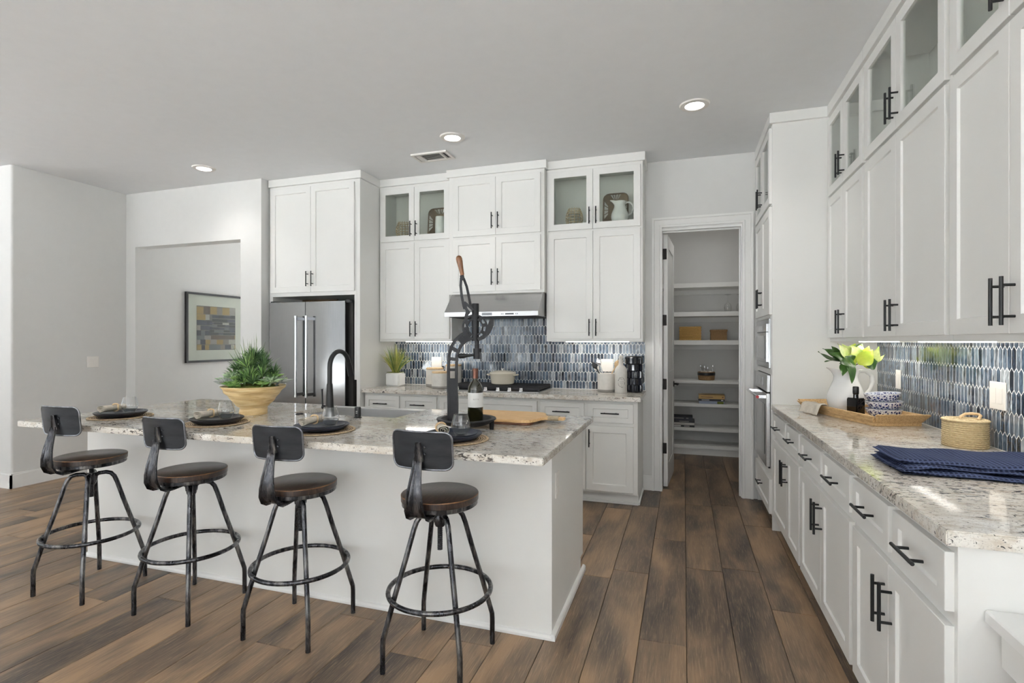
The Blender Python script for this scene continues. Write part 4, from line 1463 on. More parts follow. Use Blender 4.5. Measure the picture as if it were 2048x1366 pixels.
# ------------------------------------------------------------------ framed picture in the hall
fp = thing('framed_picture', 'framed abstract painting with a wide white mat in the hall', 'picture', (-6.19, 5.72, 1.089))
Fp = FL_(-6.20)
U0, U1, V0, V1 = 5.194, 6.175, 1.089, 2.024
m = MB()
fw = 0.028
m.fbox(Fp, U0, U0 + fw, V0, V1, 0.002, 0.035); m.fbox(Fp, U1 - fw, U1, V0, V1, 0.002, 0.035)
m.fbox(Fp, U0 + fw, U1 - fw, V0, V0 + fw, 0.002, 0.035); m.fbox(Fp, U0 + fw, U1 - fw, V1 - fw, V1, 0.002, 0.035)
m.build('frame', 'frame_black', fp, world=True)
MB().fbox(Fp, U0 + fw, U1 - fw, V0 + fw, V1 - fw, 0.002, 0.016).build('mat_board', 'mat_white', fp, world=True)
art = MB().fbox(Fp, 5.357, 5.995, 1.252, 1.853, 0.016, 0.017)
cols = [lin(44, 46, 62)] * 1
quads = [(5.357, 5.995, 1.252, 1.853, lin(120, 112, 112))]
pal = [lin(46, 48, 66), lin(70, 72, 92), lin(112, 110, 120), lin(164, 156, 152), lin(196, 188, 182), lin(170, 140, 84), lin(90, 70, 58), lin(28, 28, 36), lin(140, 128, 122)]
r2 = random.Random(11)
def strokes(u0, u1, v0, v1, nx, ny, pal_idx):
    dv = (v1 - v0) / ny
    for j in range(ny):
        u = u0
        while u < u1 - 0.01:
            w_ = (u1 - u0) / nx * r2.uniform(0.6, 1.5)
            ue = min(u + w_, u1)
            quads.append((u, ue, v0 + j * dv + r2.uniform(0, .006), v0 + (j + 1) * dv - r2.uniform(0, .01), pal[r2.choice(pal_idx)]))
            u = ue
strokes(5.36, 5.99, 1.74, 1.85, 6, 1, [3, 4, 5, 5, 6, 8])
strokes(5.36, 5.56, 1.66, 1.74, 2, 1, [5, 2, 4])
strokes(5.60, 5.99, 1.64, 1.74, 3, 2, [0, 7, 1])
strokes(5.36, 5.60, 1.38, 1.66, 3, 4, [1, 2, 3, 0])
strokes(5.56, 5.99, 1.46, 1.64, 4, 5, [0, 1, 2, 3, 7, 7, 4])
strokes(5.58, 5.99, 1.40, 1.46, 2, 1, [5, 6])
strokes(5.36, 5.99, 1.255, 1.40, 8, 2, [3, 4, 2, 0, 7, 5, 8])
mp_ = MB()
for i, (a, b, c, d, col) in enumerate(quads):
    n_ = 0.0172 + 0.00008 * i
    mp_.add([Fp(a, c, n_), Fp(b, c, n_), Fp(b, d, n_), Fp(a, d, n_)], [(0, 1, 2, 3)])
ao = mp_.build('painting', 'paint_art', fp, world=True, merge=0)
ca = ao.data.color_attributes.new('col', 'FLOAT_COLOR', 'POINT')
for i, q in enumerate(quads):
    for k in range(4):
        ca.data[i * 4 + k].color = q[4]
MB().fbox(Fp, U0 + fw, U1 - fw, V0 + fw, V1 - fw, 0.026, 0.028).build('glazing', 'pane', fp, world=True)

# ------------------------------------------------------------------ bar stools
def stool(label, x, y, rz, zs, rod=0.45):
    t = thing('bar_stool', label, 'stool', (x, y, 0), rz, group='industrial bar stools along the island')
    HUB = 0.622
    for k in range(4):
        a = pi / 4 + k * pi / 2
        ca, sa = cos(a), sin(a)
        prof = [(0.016, HUB - 0.03), (0.020, HUB - 0.004), (0.034, HUB + 0.007), (0.066, HUB + 0.009), (0.088, HUB + 0.002), (0.104, HUB - 0.018), (0.116, HUB - 0.05),
                (0.150, 0.455), (0.198, 0.302), (0.238, 0.165), (0.246, 0.138), (0.2475, 0.115), (0.2475, 0.0)]
        MB().tube([(r_ * ca, r_ * sa, z) for r_, z in prof], 0.0112, 10).build('leg', 'gun', t, smooth=50)
    m = MB().tube([(0.2195 * cos(i * 2 * pi / 56), 0.2195 * sin(i * 2 * pi / 56), 0.302) for i in range(56)], 0.0105, 10, closed=True)
    m.build('foot_ring', 'gun', t, smooth=50)
    MB().lathe([(0, HUB - 0.05), (0.020, HUB - 0.05), (0.024, HUB - 0.04), (0.024, HUB + 0.004), (0.019, HUB + 0.012), (0, HUB + 0.012)], 20).build('hub', 'gun', t, smooth=40)
    pr = [(0, rod)]
    z = rod
    while z < zs - 0.062:
        pr += [(0.0118, z), (0.0100, z + 0.004)]
        z += 0.008
    pr += [(0.011, zs - 0.055), (0, zs - 0.055)]
    MB().lathe(pr, 12).build('screw', 'iron', t)
    MB().lathe([(0, zs - 0.052), (0.05, zs - 0.056), (0.06, zs - 0.05), (0.158, zs - 0.050), (0.163, zs - 0.046), (0.163, zs - 0.030), (0, zs - 0.030)], 40).build('seat_pan', 'gun', t, smooth=35)
    MB().lathe([(0, zs - 0.030), (0.164, zs - 0.030), (0.1665, zs - 0.027), (0.1665, zs - 0.004), (0.1640, zs - 0.001), (0.1625, zs), (0, zs)], 48).build('seat', 'seat_wood', t, smooth=35)
    MB().lathe([(0.1668, zs - 0.0046), (0.1669, zs - 0.0034), (0.1655, zs - 0.0014), (0.1648, zs - 0.0012)], 48).build('worn_edge', 'worn_wood', t, smooth=60)
    # back strut: pressed channel that curls out from under the seat
    ctrl = [(0.02, -0.053, 0.060), (-0.06, -0.056, 0.066), (-0.13, -0.060, 0.078), (-0.175, -0.060, 0.086), (-0.202, -0.046, 0.086), (-0.216, -0.018, 0.082), (-0.219, 0.020, 0.072),
            (-0.214, 0.065, 0.058), (-0.204, 0.110, 0.046), (-0.194, 0.150, 0.038), (-0.188, 0.185, 0.034)]
    vs, fs = [], []
    for i, (py, pz, w_) in enumerate(ctrl):
        a = ctrl[max(i - 1, 0)]; b = ctrl[min(i + 1, len(ctrl) - 1)]
        dy, dz = b[0] - a[0], b[1] - a[1]
        L = math.hypot(dy, dz)
        ny, nz = -dz / L, dy / L
        if i < 3:
            ny, nz = 0.0, -1.0
        lip = 0.011
        for (u, n_) in ((-w_ / 2, lip), (-w_ / 2 + 0.003, 0.002), (-w_ / 2 + 0.008, 0.0), (w_ / 2 - 0.008, 0.0), (w_ / 2 - 0.003, 0.002), (w_ / 2, lip)):
            vs.append((u, py + ny * n_, zs + pz + nz * n_))
    for i in range(len(ctrl) - 1):
        for k in range(5):
            fs.append((i * 6 + k, i * 6 + k + 1, i * 6 + k + 7, i * 6 + k + 6))
    st = MB().add(vs, fs).build('back_strut', 'gun', t, smooth=60)
    so = st.modifiers.new('thickness', 'SOLIDIFY')
    so.thickness = 0.003
    # backrest plate: rounded, curved sheet with rolled rim
    bw, bh, br = 0.134, 0.076, 0.032
    zc, yc = zs + 0.215, -0.182
    outl_ = []
    for (cx_, cz_, a0) in ((bw - br, bh - br, 0), (-bw + br, bh - br, pi / 2), (-bw + br, -bh + br, pi), (bw - br, -bh + br, 1.5 * pi)):
        for i in range(7):
            a = a0 + i * pi / 12
            outl_.append((cx_ + br * cos(a), cz_ + br * sin(a)))
    full = []
    n_o = len(outl_)
    for i in range(n_o):
        p, q = outl_[i], outl_[(i + 1) % n_o]
        full.append(p)
        if math.hypot(p[0] - q[0], p[1] - q[1]) > 0.05:
            for s_ in range(1, 6):
                full.append((p[0] + (q[0] - p[0]) * s_ / 6, p[1] + (q[1] - p[1]) * s_ / 6))
    curve = lambda px, pz: (px, yc + px * px * 1.5 - pz * 0.10, zc + pz)
    N = len(full)
    sheet = MB()
    for dy_ in (-0.0011, 0.0011):
        sh_ = lambda px, pz: (px, yc + px * px * 1.5 - pz * 0.10 + dy_, zc + pz)
        vs, fs = [sh_(0, 0)], []
        for s_ in (0.35, 0.7, 1.0):
            vs += [sh_(px * s_, pz * s_) for px, pz in full]
        for i in range(N):
            j = (i + 1) % N
            fs.append((0, 1 + i, 1 + j))
            for r_ in range(2):
                fs.append((1 + r_ * N + i, 1 + (r_ + 1) * N + i, 1 + (r_ + 1) * N + j, 1 + r_ * N + j))
        sheet.add(vs, fs)
    bk = sheet.build('backrest', 'sheet', t, smooth=60)
    MB().tube([curve(px, pz) for px, pz in full], 0.0042, 8, closed=True).build('rim', 'rim_metal', bk, smooth=60)
    br_ = MB()
    zt, zb = zc + 0.034, zc - 0.042
    yt, yb_ = yc - 0.0065, yc - 0.004
    br_.add([(-0.010, yt - 0.012, zt), (0.010, yt - 0.012, zt), (0.021, yb_ - 0.006, zb), (-0.021, yb_ - 0.006, zb),
             (-0.010, yt + 0.001, zt), (0.010, yt + 0.001, zt), (0.021, yb_ + 0.006, zb), (-0.021, yb_ + 0.006, zb)],
            [(0, 1, 2, 3), (7, 6, 5, 4), (0, 4, 5, 1), (1, 5, 6, 2), (2, 6, 7, 3), (3, 7, 4, 0)])
    br_.build('bracket', 'gun', bk, bevel=0.001)
    for dz in (0.016, -0.012):
        o = MB().lathe([(0, 0), (0.005, 0.0), (0.004, 0.003), (0, 0.004)], 10).build('bolt', 'gun', bk, smooth=40)
        o.location = (0.027, yc - 0.004, zc + dz)
        o.rotation_euler = (pi / 2, 0, 0)
    return t
stool('dark metal and wood bar stool, leftmost of the four at the island', -3.158, 2.067, radians(3), 0.735, 0.50)
stool('dark metal and wood bar stool, second from the left at the island', -2.446, 2.090, radians(1), 0.704, 0.47)
stool('dark metal and wood bar stool, third from the left at the island', -1.755, 2.090, radians(2), 0.698, 0.46)
stool('dark metal and wood bar stool, rightmost of the four at the island', -1.003, 2.066, radians(-1), 0.718, 0.47)

# ------------------------------------------------------------------ place settings
TOP = 0.914
def make_napkin(label):
    t = thing('rolled_napkin', label, 'napkin', (0, 0, 0), group='rolled napkins on the island plates')
    vs, fs = [], []
    NS, NL = 54, 9
    th = 0.0016
    for i in range(NL):
        l = i / (NL - 1)
        sc = 1.0 - 0.22 * math.exp(-((l - 0.62) / 0.16) ** 2) + 0.12 * (1 - l) ** 2
        for k in range(NS):
            s_ = k / (NS - 1)
            a = s_ * 2 * pi * 2.6
            r_ = (0.004 + 0.019 * s_) * sc * (1 + 0.08 * sin(3 * a))
            if s_ > 0.94:
                pass
            vs.append((-0.07 + 0.15 * l, r_ * cos(a) * 1.1, 0.0235 * 0.95 + r_ * sin(a) * 0.92))
    for i in range(NL - 1):
        for k in range(NS - 1):
            fs.append((i * NS + k, i * NS + k + 1, (i + 1) * NS + k + 1, (i + 1) * NS + k))
    # loose outer corner lying flat to one side
    base = len(vs)
    for i in range(NL):
        l = i / (NL - 1)
        p0 = vs[i * NS + NS - 1]
        for k in range(5):
            q = k / 4
            vs.append((p0[0], p0[1] - 0.0 + 0.030 * q * (1 - l * 0.8), max(0.002, p0[2] * (1 - q) ** 1.5 + 0.002)))
    for i in range(NL - 1):
        for k in range(4):
            fs.append((base + i * 5 + k, base + i * 5 + k + 1, base + (i + 1) * 5 + k + 1, base + (i + 1) * 5 + k))
    c = MB().add(vs, fs).build('cloth', 'linen', t, smooth=60, merge=0)
    so = c.modifiers.new('thickness', 'SOLIDIFY')
    so.thickness = th
    MB().tube([(0.027 + 0.004 * cos(3 * a), 0.0235 * cos(a), 0.0225 + 0.0215 * sin(a)) for a in [i * 2 * pi / 28 for i in range(28)]], 0.0042, 8, closed=True).build('napkin_ring', 'lid_wood', t, smooth=60)
    return t
def make_glass(label):
    t = thing('stemless_glass', label, 'glass', (0, 0, 0), group='stemless water glasses on the island')
    prof = [(0, 0), (0.023, 0), (0.026, 0.003), (0.0445, 0.040), (0.0455, 0.047), (0.0435, 0.060), (0.0325, 0.100), (0.0312, 0.1005), (0.0305, 0.1), (0.0415, 0.060), (0.0435, 0.047), (0.0425, 0.040), (0.0245, 0.008), (0, 0.007)]
    MB().lathe(prof, 36).build('glass_bowl', 'drink_glass', t, smooth=30)
    MB().lathe([(0, 0.0075), (0.0241, 0.0085), (0.0405, 0.0385), (0.0405, 0.0388), (0, 0.0388)], 36).build('water', 'water', t, smooth=30)
    return t
settings = [('leftmost', -3.235, 2.285, 98, 'black_plate'), ('second from left', -2.469, 2.270, 96, 'black_plate'), ('third from left', -1.758, 2.250, 94, 'navy_plate'), ('rightmost', -1.017, 2.232, 122, 'navy_plate')]
mat_prof = [(0, 0.0)]
r_ = 0.002
mat_prof = [(0, 0), (0.160, 0), (0.1665, 0.003), (0.165, 0.0062), (0.160, 0.0072), (0.155, 0.0062), (0.152, 0.004)]
for i in range(14):
    rr = 0.150 - i * 0.0107
    mat_prof += [(rr, 0.0054), (rr - 0.0055, 0.0040)]
mat_prof += [(0, 0.005)]
for i, (which, sx, sy, na, pm_) in enumerate(settings):
    mm = MB().lathe(mat_prof, 56)
    put(mm, 'woven_placemat', 'jute', 'round woven jute placemat at the %s place setting' % which, 'placemat', (sx, sy, TOP), 0.3 * i, group='placemats on the island', smooth=50)
    z = TOP + 0.0073
    pl = MB().lathe([(0, 0), (0.098, 0), (0.112, 0.003), (0.134, 0.020), (0.1365, 0.0255), (0.1340, 0.0265), (0.1315, 0.024), (0.110, 0.008), (0.098, 0.0055), (0, 0.0055)], 56)
    put(pl, 'dinner_plate', pm_, 'large dark stoneware dinner plate at the %s place setting' % which, 'plate', (sx, sy, z), group='dinner plates on the island', smooth=50)
    z += 0.0056
    pl = MB().lathe([(0, 0), (0.078, 0), (0.092, 0.004), (0.106, 0.016), (0.1075, 0.020), (0.1055, 0.0205), (0.103, 0.018), (0.090, 0.0075), (0.076, 0.005), (0, 0.005)], 56)
    put(pl, 'salad_plate', pm_, 'small dark salad plate stacked on the %s dinner plate' % which, 'plate', (sx + 0.004, sy + 0.006, z), group='salad plates on the island', smooth=50)
    z += 0.0051
    ca, sa = cos(YAW), sin(YAW)
    def off(rx, fy):
        return (sx + rx * ca - fy * sa, sy + rx * sa + fy * ca)
    g = make_glass('stemless glass of water on the %s place setting' % which)
    gx, gy = off(0.036, 0.022 if i != 3 else 0.0)
    g.location = (gx, gy, z)
    g.rotation_euler = (0, 0, 0.4 * i)
    n_ = make_napkin('rolled beige linen napkin with wooden ring on the %s place setting' % which)
    nx, ny = off(-0.052, -0.008)
    n_.location = (nx, ny, z + 0.0150)
    n_.rotation_euler = (0, 0, radians(na))

# ------------------------------------------------------------------ foliage helpers
def blade(mb, base, tip, w, bend, segs=5, up=Vector((0, 0, 1))):
    """thin tapering blade from base to tip, arched by bend"""
    b, e = Vector(base), Vector(tip)
    d = e - b
    side = d.cross(Vector((rng.uniform(-1, 1), rng.uniform(-1, 1), 0.2)))
    if side.length < 1e-6:
        side = Vector((1, 0, 0))
    side.normalize()
    vs = []
    for i in range(segs + 1):
        t = i / segs
        c = b + d * t + up * (bend * 4 * t * (1 - t))
        h = w / 2 * (1 - t) ** 0.7 * (0.7 + 0.6 * min(1, t * 3)) if t < 1 else 0.0002
        vs += [c - side * h, c + side * h]
    mb.add(vs, [(2 * i, 2 * i + 1, 2 * i + 3, 2 * i + 2) for i in range(segs)])
def broad_leaf(base, tip, w, normal, sag=0.0, fold=0.12, segs=9):
    b, e = Vector(base), Vector(tip)
    d = e - b
    L = d.length
    nrm = Vector(normal)
    side = d.cross(nrm).normalized()
    nn = side.cross(d).normalized()
    mb = MB()
    vs = []
    for i in range(segs + 1):
        t = i / segs
        c = b + d * t + nn * (sag * 4 * t * (1 - t))
        h = w / 2 * (sin(pi * min(1, (t * 0.97 + 0.03)) ** 0.80)) ** 1.15 if t < 1 else 0.0
        wob = 0.004 * sin(t * 9 + w * 90)
        vs += [c - side * h + nn * (fold * h + wob), c - side * h * 0.5 + nn * fold * h * 0.35, c, c + side * h * 0.5 + nn * fold * h * 0.35, c + side * h + nn * (fold * h - wob)]
    fs = []
    for i in range(segs):
        for k in range(4):
            fs.append((i * 5 + k, i * 5 + k + 1, i * 5 + k + 6, i * 5 + k + 5))
    return mb.add(vs, fs)
def rosette(mb, c, R, layers, n, tilt0=0.25):
    """succulent rosette of pointed fleshy leaves"""
    c = Vector(c)
    for l in range(layers):
        t = l / max(1, layers - 1)
        el = tilt0 + t * 1.1
        rr = R * (1 - 0.55 * t)
        for k in range(n - l):
            a = 2 * pi * k / (n - l) + l * 0.5 + rng.uniform(-.1, .1)
            dr = Vector((cos(a) * cos(el), sin(a) * cos(el), sin(el)))
            sd = Vector((-sin(a), cos(a), 0))
            up = sd.cross(dr) * -1
            w_ = rr * 0.36
            th = rr * 0.14
            P_ = [c, c + dr * rr * 0.55 - sd * w_ * 0.5, c + dr * rr * 0.55 + sd * w_ * 0.5, c + dr * rr * 0.55 + up * th, c + dr * rr * 0.55 - up * th, c + dr * rr]
            mb.add(P_, [(0, 1, 3), (0, 3, 2), (0, 4, 1), (0, 2, 4), (5, 3, 1), (5, 2, 3), (5, 1, 4), (5, 4, 2)])

# ------------------------------------------------------------------ succulent bowl on the island
sb = thing('succulent_bowl', 'carved pale wood bowl of mixed succulents and grasses on the island', 'planter', (-2.577, 2.640, TOP))
def swirl(r_, z, a):
    return r_ * (1 + 0.022 * sin(3 * a + z * 150) + 0.012 * sin(5 * a - z * 90)) if 0.01 < z < 0.172 and r_ > 0.06 else r_
prof = [(0, 0), (0.080, 0)]
for i in range(1, 26):
    t = i / 25
    z = 0.178 * t
    r_ = 0.078 + 0.004 * cos(t * 6) + (0.107 * ((t - 0.25) / 0.75) ** 0.72 if t > 0.25 else 0)
    prof.append((r_, z))
prof += [(0.180, 0.1785), (0.174, 0.172), (0.150, 0.150), (0, 0.150)]
MB().lathe(prof, 64, rfun=swirl).build('bowl', 'bowl_wood', sb, smooth=70)
ms = MB()
ms.lathe([(0.168, 0.158), (0.14, 0.176), (0.10, 0.186), (0.05, 0.192), (0, 0.194)], 40, rfun=lambda r_, z, a: r_ * (1 + 0.03 * sin(7 * a + z * 300)))
ms.build('moss', 'soil_moss', sb, smooth=60)
g1, g2, g3 = MB(), MB(), MB()
ca, sa = cos(YAW), sin(YAW)
def RF(x, y, z):            # local point given as (camera right, away, up)
    return (x * ca - y * sa, x * sa + y * ca, z)
for i in range(95):
    a = rng.uniform(0, 2 * pi)
    r0 = rng.uniform(0, 0.03)
    sp_ = rng.uniform(0.01, 0.16) * (1 if rng.random() < .7 else 1.3)
    hgt = rng.uniform(0.30, 0.53) - sp_ * 0.5
    ox = -0.01
    blade(g1, RF(ox + r0 * cos(a), r0 * sin(a), 0.18), RF(ox + sp_ * cos(a), sp_ * sin(a), hgt), rng.uniform(0.006, 0.011), rng.uniform(0, 0.03), 6)
for (cx_, cy_, cz_, R_, n) in ((-0.085, -0.02, 0.30, 0.075, 46), (-0.01, -0.06, 0.315, 0.085, 60), (0.075, -0.02, 0.31, 0.085, 60), (0.03, 0.05, 0.34, 0.09, 50), (-0.06, 0.05, 0.33, 0.08, 40), (0.02, -0.09, 0.25, 0.08, 70), (0.09, -0.06, 0.26, 0.075, 60), (0.05, -0.11, 0.215, 0.07, 80), (-0.005, -0.12, 0.225, 0.06, 60), (-0.12, 0.0, 0.26, 0.07, 50), (0.125, 0.0, 0.265, 0.07, 50), (0.0, 0.0, 0.36, 0.09, 60)):
    for i in range(n):
        a = rng.uniform(0, 2 * pi)
        el = rng.uniform(-0.25, 1.4)
        d_ = Vector((cos(a) * cos(el), sin(a) * cos(el), sin(el))) * R_ * rng.uniform(0.7, 1.05)
        tgt = g2 if cy_ > -0.05 or rng.random() < .6 else g3
        blade(tgt, RF(cx_, cy_, cz_ - 0.02), RF(cx_ + d_.x, cy_ + d_.y, cz_ + d_.z), rng.uniform(0.006, 0.010), 0.004, 3)
    blade(g2, RF(cx_ * 0.8, cy_ * 0.8, 0.18), RF(cx_, cy_, cz_), 0.01, 0.0, 2)
g1.build('grass_tuft', 'grass_green', sb)
g2.build('spiky_foliage', 'succulent_dark', sb)
g3.build('spiky_foliage', 'succulent_light', sb)
for (x, y, z, R_, lay, n, mt) in ((-0.135, -0.06, 0.215, 0.060, 4, 9, 'succulent_grey'), (-0.155, 0.02, 0.225, 0.070, 3, 8, 'succulent_sage'), (-0.085, -0.10, 0.265, 0.040, 4, 9, 'succulent_sage'),
                                  (-0.055, -0.13, 0.205, 0.034, 4, 8, 'succulent_light'), (-0.025, -0.135, 0.225, 0.030, 4, 8, 'succulent_light'), (-0.09, -0.12, 0.215, 0.034, 4, 8, 'succulent_light'),
                                  (0.135, -0.05, 0.225, 0.060, 3, 8, 'succulent_sage'), (0.150, 0.02, 0.215, 0.068, 3, 8, 'succulent_grey'), (0.105, -0.10, 0.215, 0.036, 4, 8, 'succulent_light'), (0.125, 0.0, 0.255, 0.050, 3, 8, 'succulent_light'),
                                  (-0.11, 0.09, 0.22, 0.06, 3, 8, 'succulent_sage'), (0.09, 0.10, 0.22, 0.06, 3, 8, 'succulent_light'), (-0.04, -0.135, 0.25, 0.028, 4, 8, 'succulent_light')):
    mb = MB()
    z -= 0.022
    rosette(mb, RF(x, y, z), R_ * 1.35, lay, n)
    stm = RF(x, y, z)
    mb.tube([(stm[0] * 0.8, stm[1] * 0.8, 0.165), stm], 0.006, 6)
    mb.build('rosette', mt, sb)

# ------------------------------------------------------------------ bottle corker with wine bottle
S_ = 0.00262
cl = (-1.083, 2.545, TOP)
ckr = thing('wine_corker', 'tall black cast-iron lever wine corker with wooden handle on the island', 'wine corker', cl, YAW)
px = lambda u, v: ((u - 925) * S_, (857 - v) * S_)
G = lambda a, b, c: (a, c, b)           # path plane = local x,z ; thickness along local y
MB().lathe([(0, 0.020), (0.10, 0.020), (0.128, 0.030), (0.150, 0.046), (0.157, 0.050), (0.155, 0.056), (0.132, 0.056), (0.118, 0.040), (0.098, 0.030), (0, 0.030)], 48).build('base_dish', 'iron', ckr, smooth=40)
for (deg, fr_) in ((-15, 0.138), (196, 0.138), (85, 0.100)):
    a = radians(deg)
    MB().cyl((fr_ * cos(a), fr_ * sin(a), 0.0), (fr_ * cos(a), fr_ * sin(a), 0.046 if fr_ > 0.12 else 0.022), 0.011, 0.014, 12).build('foot', 'iron', ckr, smooth=40)
# column: two rails and bridges, leaving oval slots
cpath = [px(898, 848), px(898, 810), px(897, 770), px(897, 735), px(898, 712), px(902, 697), px(909, 685), px(919, 676), px(933, 669)]
def offset_path(path, d):
    out = []
    for i, (x, y) in enumerate(path):
        ax, ay = path[max(i - 1, 0)]; bx, by = path[min(i + 1, len(path) - 1)]
        dx, dy = bx - ax, by - ay
        L = math.hypot(dx, dy)
        out.append((x - dy / L * d, y + dx / L * d))
    return out
col_ = MB()
for s_ in (-1, 1):
    col_.ribbon(offset_path(cpath, s_ * 0.021), 0.013, -0.016, 0.016, G)
col_.ribbon(cpath, 0.034, -0.006, 0.006, G) if False else None
for seg in ((px(898, 848), px(897, 757)), (px(897, 742), px(897, 737)), (px(897, 721), px(898, 715)), (px(899.5, 702), px(903, 696)), (px(911, 683), px(921, 675)), (px(921, 675), px(931, 671))):
    col_.ribbon(list(seg), 0.038, -0.013, 0.013, G)
col_.build('column', 'iron', ckr)
# ring wheel around the tube
wc = px(935, 667)
wc = px(942, 654)
ring = MB()
for (r0, r1, dp) in ((0.058, 0.067, 0.014), (0.037, 0.045, 0.014)):
    n = 40
    vs, fs = [], []
    for i in range(n):
        a = 2 * pi * i / n
        for (rr, yy) in ((r0, -dp), (r1, -dp), (r1, dp), (r0, dp)):
            vs.append((wc[0] + rr * cos(a), yy, wc[1] + rr * sin(a)))
    for i in range(n):
        j = (i + 1) % n
        for k in range(4):
            q = (k + 1) % 4
            fs.append((i * 4 + k, j * 4 + k, j * 4 + q, i * 4 + q))
    ring.add(vs, fs)
for k in range(8):
    a = 2 * pi * k / 8 + 0.2
    c_, s2 = cos(a), sin(a)
    t_ = Vector((-s2, c_)) * 0.009
    ring.prism([(wc[0] + 0.041 * c_ - t_.x, wc[1] + 0.041 * s2 - t_.y), (wc[0] + 0.062 * c_ - t_.x, wc[1] + 0.062 * s2 - t_.y), (wc[0] + 0.062 * c_ + t_.x, wc[1] + 0.062 * s2 + t_.y), (wc[0] + 0.041 * c_ + t_.x, wc[1] + 0.041 * s2 + t_.y)], G, -0.009, 0.009)
ring.build('ring_wheel', 'iron', ckr)
tx_ = px(943, 0)[0]
tb = MB()
tb.cyl((tx_, 0.0, px(0, 682)[1]), (tx_, 0.0, px(0, 607)[1]), 0.0185, n=20)
tb.cyl((tx_ + 0.008, 0.0, px(0, 702)[1]), (tx_ + 0.008, 0.0, px(0, 678)[1]), 0.0115, n=16)
tb.build('barrel', 'iron', ckr, smooth=40)
jaw = MB()
jaw.cyl((tx_ + 0.010, 0, px(0, 718)[1]), (tx_ + 0.010, 0, px(0, 697)[1]), 0.021, n=16)
jaw.box(tx_ + 0.006, tx_ + 0.030, -0.018, 0.018, px(0, 717)[1], px(0, 704)[1])
jaw.build('jaw_head', 'iron', ckr, smooth=40)
MB().tube([(tx_ - 0.008, -0.008, px(0, 710)[1]), (tx_ - 0.040, -0.012, px(0, 711)[1]), (tx_ - 0.060, -0.014, px(0, 711.5)[1]), (tx_ - 0.082, -0.016, px(0, 712)[1]), (tx_ - 0.090, -0.016, px(0, 712.5)[1])], [0.006, 0.008, 0.013, 0.013, 0.006], 12).build('jaw_lever', 'black', ckr, smooth=50)
# long lever of two bowed arms
lv = MB()
lv.ribbon([px(915, 556), px(914, 572), px(916, 592), px(920, 612), px(922, 618)], 0.013, -0.020, -0.008, G)
lv.ribbon([px(919, 556), px(925, 572), px(929, 590), px(932, 606), px(934, 614)], 0.013, 0.006, 0.018, G)
lv.ribbon([px(916, 551), px(917.5, 560)], 0.020, -0.018, 0.016, G)
lv.ribbon([px(921, 604), px(925, 618), px(929, 624)], 0.014, -0.024, -0.012, G)
lv.ribbon([px(923, 606), px(931, 613), px(938, 619)], 0.013, -0.030, -0.020, G)
lv.cyl((px(928, 624)[0], -0.032, px(928, 624)[1]), (px(928, 624)[0], 0.022, px(928, 624)[1]), 0.010, n=12)
lv.cyl((px(938, 619)[0], -0.034, px(938, 619)[1]), (px(938, 619)[0], 0.02, px(938, 619)[1]), 0.007, n=12)
lv.ribbon([px(927, 624), px(924, 636), px(926, 648)], 0.016, -0.012, 0.012, G)
lv.build('lever_arms', 'iron', ckr)
h0, h1 = Vector((*[px(917, 551)[0]], 0, px(917, 551)[1])), Vector((px(909, 511)[0], 0, px(909, 511)[1]))
hv = h1 - h0
MB().tube([h0 + hv * t for t in (-0.08, 0.0, 0.05, 0.2, 0.45, 0.7, 0.86, 0.95, 1.0)], [0.005, 0.007, 0.0105, 0.0115, 0.0135, 0.0165, 0.0165, 0.013, 0.006], 14).build('wooden_handle', 'handle_wood', ckr, smooth=60)
hk = MB()
hk.ribbon([px(949, 680), px(959, 674), px(967, 665), px(972, 654), px(975, 645), px(977, 637)], [0.014, 0.020, 0.026, 0.030, 0.026, 0.012], -0.012, 0.012, G)
hk.build('horn', 'iron', ckr)

bt = thing('wine_bottle', 'dark green wine bottle with white label standing in the corker', 'bottle', (cl[0] + 0.046 * ca - 0.012 * sa, cl[1] + 0.046 * sa + 0.012 * ca, TOP + 0.0303), YAW)
MB().lathe([(0, 0), (0.034, 0), (0.0405, 0.006), (0.0405, 0.165), (0.038, 0.185), (0.027, 0.208), (0.0165, 0.220), (0.0145, 0.235), (0.0145, 0.262), (0, 0.262)], 36).build('glass_body', 'bottle_glass', bt, smooth=50)
MB().lathe([(0.0150, 0.226), (0.0152, 0.268), (0.0165, 0.269), (0.0165, 0.280), (0.015, 0.284), (0, 0.284)], 24).build('foil', 'foil', bt, smooth=40)
lb = MB()
vs, fs = [], []
for i in range(17):
    a = radians(-80 + 160 * i / 16) - pi / 2 + 0.15
    for z in (0.082, 0.158):
        vs.append((0.0409 * cos(a), 0.0409 * sin(a), z))
for i in range(16):
    fs.append((2 * i, 2 * i + 2, 2 * i + 3, 2 * i + 1))
lab = lb.add(vs, fs).build('label', 'mat_white', bt, smooth=60)
text_mesh('BUTTE', 0.010, 'grey_base', 'lettering', lab, (0.006, -0.0414, 0.124), (pi / 2, 0, 0), 0.0002)

